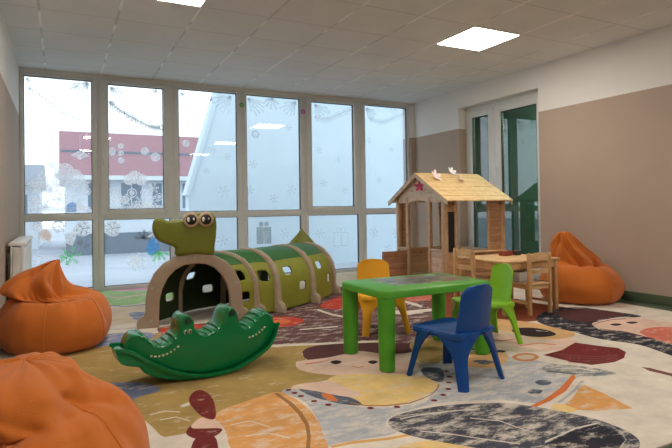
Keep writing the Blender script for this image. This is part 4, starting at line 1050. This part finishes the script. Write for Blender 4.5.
# roof: two slopes of lapped boards
ov = .105
for sg in (-1, 1):
    bm = B(); run = LY/2+ov; slope = (RZ-EZ+.012)/(LY/2); n = 6
    for k in range(n):
        u0, u1 = run*k/n, run*(k+1)/n+.012
        ya, yb = LY/2+sg*u0, LY/2+sg*u1
        za, zb = RZ+.028-slope*u0+.002, RZ+.028-slope*u1+.006
        poly = [(ya, za), (yb, zb), (yb, zb-.012), (ya, za-.012)]
        add_prism(bm, poly, -.050, LX+.015, 'yz', .001, 1)
    obj('roof_slope', bm, 'roof_wood', ph)
    for x in (-.048, LX-.004):
        bm = B(); add_prism(bm, [(LY/2, RZ+.018), (LY/2+sg*run, RZ+.018-slope*run), (LY/2+sg*run, RZ-.022-slope*run), (LY/2, RZ-.022)], x, x+.016, 'yz', .001, 1); obj('barge_board', bm, 'house_y', ph)
# open half door swung out to the left
bm = B()
for k in range(5): add_box(bm, -.36, -.012, -.008, .008, .06+k*.077+.001, .06+(k+1)*.077-.001, .002)
o = obj('half_door', bm, 'dark_plank_x', ph, loc=(.0, .715, 0), rot=(0, 0, 0))
for z in (.10, .36): bm = B(); add_box(bm, -.355, -.015, .008, .020, z, z+.04, .002); obj('door_batten', bm, 'dark_plank_x', o)
hb('interior_bench', 'dark_plank_y', [(.55, LX-.06, .056, LY-.056, .20, .216)])

# paper flowers lying on the roof and gable
def flower(label, loc, rot, s, mat, n=5, tilt=.35):
    bm = B()
    for k in range(n):
        a = 2*PI*k/n; c, d = math.cos(a), math.sin(a)
        pts = [(.08, 0, .0), (.42, .26, .14), (.82, .22, .30), (1.0, 0, .36), (.82, -.22, .30), (.42, -.26, .14)]
        P = [(s*(x*c-y*d), s*(x*d+y*c), s*(z+.02)) for x, y, z in pts]
        f = [bm.verts.new(p) for p in P]; g2 = [bm.verts.new((p[0], p[1], p[2]+.004)) for p in P]
        bm.faces.new(f[::-1]); bm.faces.new(g2)
        for q in range(6): bm.faces.new([f[q], f[(q+1) % 6], g2[(q+1) % 6], g2[q]])
    add_ball(bm, (0, 0, s*.06), s*.2, 1, 1, .5, 10)
    o = obj('paper_flower', bm, mat, smooth=30); o.location = loc; o.rotation_euler = rot
    tag(o, label, 'decoration', 'paper flowers on the playhouse'); return o
sl = math.atan((RZ-EZ+.012)/(LY/2))
def on_roof(x, u): return (hx+x, hy+LY/2-u, RZ+.028-math.tan(sl)*u+.028)
flower('pale pink paper flower on the playhouse roof, nearest the front peak', on_roof(.15, .13), (sl+.45, 0, .3), .085, 'paper_pink')
flower('pale pink paper flower in the middle of the playhouse roof slope', on_roof(.46, .19), (sl+.45, 0, .9), .08, 'paper_pink')
flower('pink and white paper flower standing on the ridge of the playhouse roof', (hx+.50, hy+LY/2, RZ+.045), (.9, 0, .2), .07, 'paper_white', 6)
flower('magenta paper flower fixed to the playhouse gable under the peak', (hx+.004, hy+.44, 1.215), (0, -PI/2, .5), .068, 'paper_magenta')

# ornaments stuck to the window mullions
def rosette(label, x, z, mat, s):
    bm = B()
    for k in range(8):
        a = 2*PI*k/8; add_ball(bm, (s*.6*math.cos(a), 0, s*.6*math.sin(a)), s*.33, 1, .35, 1, 10)
    add_tube(bm, [(s*.6*math.cos(a*PI/12), 0, s*.6*math.sin(a*PI/12)) for a in range(25)], s*.16, 8)
    o = obj('window_ornament', bm, mat, smooth=60); o.location = (x, 7.165-s*.12-.002, z); tag(o, label, 'ornament', 'ornaments on the window frame')
rosette('small green ornament on the window frame, left of the fourth pane', 2.236, 2.42, 'paper_green', .038)
rosette('small purple ring ornament on the window frame, right of the fourth pane', 3.165, 2.39, 'paper_purple', .042)

# ------------------------------------------------------------------ outside
bm = B(); add_box(bm, -40, 40, YW+.13, 60, -.75, -.65); o = struct('ground_yard', bm, 'yard')
bm = B(); add_box(bm, XL-.4, XR+.6, YW+.13, YW+2.2, -.65, -.12); o = struct('ground_terrace', bm, 'yard')
def facade(root, x0, x1, y, z0, z1, rects, wall, depth=6):
    bm = B(); add_box(bm, x0, x1, y, y+depth, z0, z1); obj('wall', bm, wall, root)
    for (a, b, c, d) in rects:
        bm = B()
        for q in ((a-.05, a, c, d), (b, b+.05, c, d), (a-.05, b+.05, d, d+.05), (a-.05, b+.05, c-.05, c), ((a+b)/2-.02, (a+b)/2+.02, c, d)): add_box(bm, q[0], q[1], y-.05, y+.02, q[2], q[3])
        w = obj('window', bm, 'facade_white', root)
        bm = B(); add_box(bm, a, b, y-.02, y-.005, c, d); obj('pane', bm, 'window_dark', w)
t = thing('building', 'low building with a red roof and a row of windows, seen through the left windows', 'building', (0, 0, 0))
rects = [(.9+k*1.15, 1.65+k*1.15, 1.05, 2.05) for k in range(5)]
facade(t, .15, 9.5, 22, .15, 2.35, rects, 'facade_white')
bm = B(); add_box(bm, .18, 9.45, 21.97, 27.9, -.65, .15); obj('plinth', bm, 'facade_grey', t)
bm = B(); add_prism(bm, [(21.5, 2.28), (25.2, 4.38), (28.9, 2.28), (28.9, 2.18), (21.5, 2.18)], -.05, 9.7, 'yz'); obj('roof', bm, 'red_roof', t)
bm = B(); add_box(bm, -.08, 9.73, 21.42, 21.54, 2.14, 2.30); obj('gutter', bm, 'facade_white', t)
bm = B(); add_box(bm, .0, 9.65, 23.30, 23.42, 3.28, 3.40); obj('snow_guard', bm, 'facade_grey', t)
t = thing('building', 'grey roofed building at the far left edge of the view through the window', 'building', (0, 0, 0))
facade(t, -12, -.9, 27, -.65, 2.2, [(-4.6+k*.9, -4.0+k*.9, .9, 1.75) for k in range(4)], 'facade_white')
bm = B(); add_prism(bm, [(26.5, 2.15), (30, 3.3), (33.5, 2.15)], -12.3, -.7, 'yz'); obj('roof', bm, 'grey_roof', t)
t = thing('building', 'pale blue rendered gable wall close outside the right windows, with a sloping edge', 'building', (0, 0, 0))
bm = B(); add_prism(bm, [(2.30, -.65), (2.30, 1.30), (3.55, 5.5), (16, 9), (16, -.65)], 11.0, 11.3, 'xz'); obj('wall', bm, 'pale_blue_render', t)
bm = B(); add_prism(bm, [(2.24, 1.28), (3.50, 5.53), (3.58, 5.50), (2.32, 1.26)], 10.96, 11.34, 'xz'); obj('verge', bm, 'pale_blue_render', t)
bm = B()
for y in (9.5, 11.2, 13.0): add_box(bm, -2.5, 2.2, y, y+.05, -.65, -.60)
for k in range(7): add_box(bm, -2.4+k*.75, -2.36+k*.75, 9.5, 13.05, -.648, -.61)
o = obj('metal_grille', bm, 'rail_dark'); tag(o, 'dark metal grille laid in the yard paving outside the lower left windows', 'grille')
def tree(label, x, y, h, seed):
    random.seed(seed); t = thing('bare_tree', label, 'tree', (x, y, -.65), 0, 'bare trees in the yard'); bm = B()
    def br(p, d, L, r, n):
        q = p+d*L; add_tube(bm, [p, p.lerp(q, .5)+Vector((random.uniform(-.04, .04), 0, 0)), q], [r, r*.85, r*.7], 6)
        if n: 
            for _ in range(3): br(q, (d+Vector((random.uniform(-.7, .7), random.uniform(-.7, .7), random.uniform(-.1, .5)))).normalized(), L*.68, r*.6, n-1)
    br(Vector((0, 0, 0)), Vector((0, 0, 1)), h*.36, .07, 4); obj('branches', bm, 'trunk', t)
tree('bare tree in the yard left of the red roofed building', -1.9, 20, 3.3, 3)

# ------------------------------------------------------------------ light, camera
w = bpy.data.worlds.new('overcast'); S.world = w; w.use_nodes = True
nt = w.node_tree; nt.nodes.clear(); out = nt.nodes.new('ShaderNodeOutputWorld'); bg = nt.nodes.new('ShaderNodeBackground')
tc = nt.nodes.new('ShaderNodeTexCoord'); sp = nt.nodes.new('ShaderNodeSeparateXYZ'); nt.links.new(tc.outputs['Generated'], sp.inputs[0])
nt.links.new(ramp(nt, sp.outputs[2], [(0, (.80, .88, .96, 1)), (.35, (.90, .96, 1, 1)), (1, (.78, .88, 1, 1))]), bg.inputs[0]); bg.inputs[1].default_value = 2.15
nt.links.new(bg.outputs[0], out.inputs[0])

f, yaw, pitch, roll, cy = 534.63, .4752, -.0122, .0145, 201.41
R1 = Matrix(((math.cos(yaw), -math.sin(yaw), 0), (math.sin(yaw), math.cos(yaw), 0), (0, 0, 1)))
R2 = Matrix(((1, 0, 0), (0, math.cos(pitch), -math.sin(pitch)), (0, math.sin(pitch), math.cos(pitch))))
R3 = Matrix(((math.cos(roll), 0, -math.sin(roll)), (0, 1, 0), (math.sin(roll), 0, math.cos(roll))))
Rw = R3 @ R2 @ R1                       # rows: right, forward, up in world axes
cam = bpy.data.cameras.new('camera'); co = bpy.data.objects.new('camera', cam); COL.objects.link(co)
m3 = Matrix((Rw[0], Rw[2], -Rw[1])).transposed()
co.matrix_world = Matrix.Translation((0, 0, H)) @ m3.to_4x4()
cam.sensor_width = 36; cam.lens = f/672*36; cam.shift_y = -(224-cy)/672; cam.clip_start = .05; cam.clip_end = 300
S.camera = co
S.view_settings.view_transform = 'Standard'; S.view_settings.look = 'None'
S.view_settings.gamma = 1; S.view_settings.use_curve_mapping = False
S.view_settings.exposure = 0.0
S.cycles.use_denoising = True; S.cycles.max_bounces = 8; S.cycles.diffuse_bounces = 5; S.cycles.transparent_max_bounces = 12
S.cycles.sample_clamp_indirect = 6
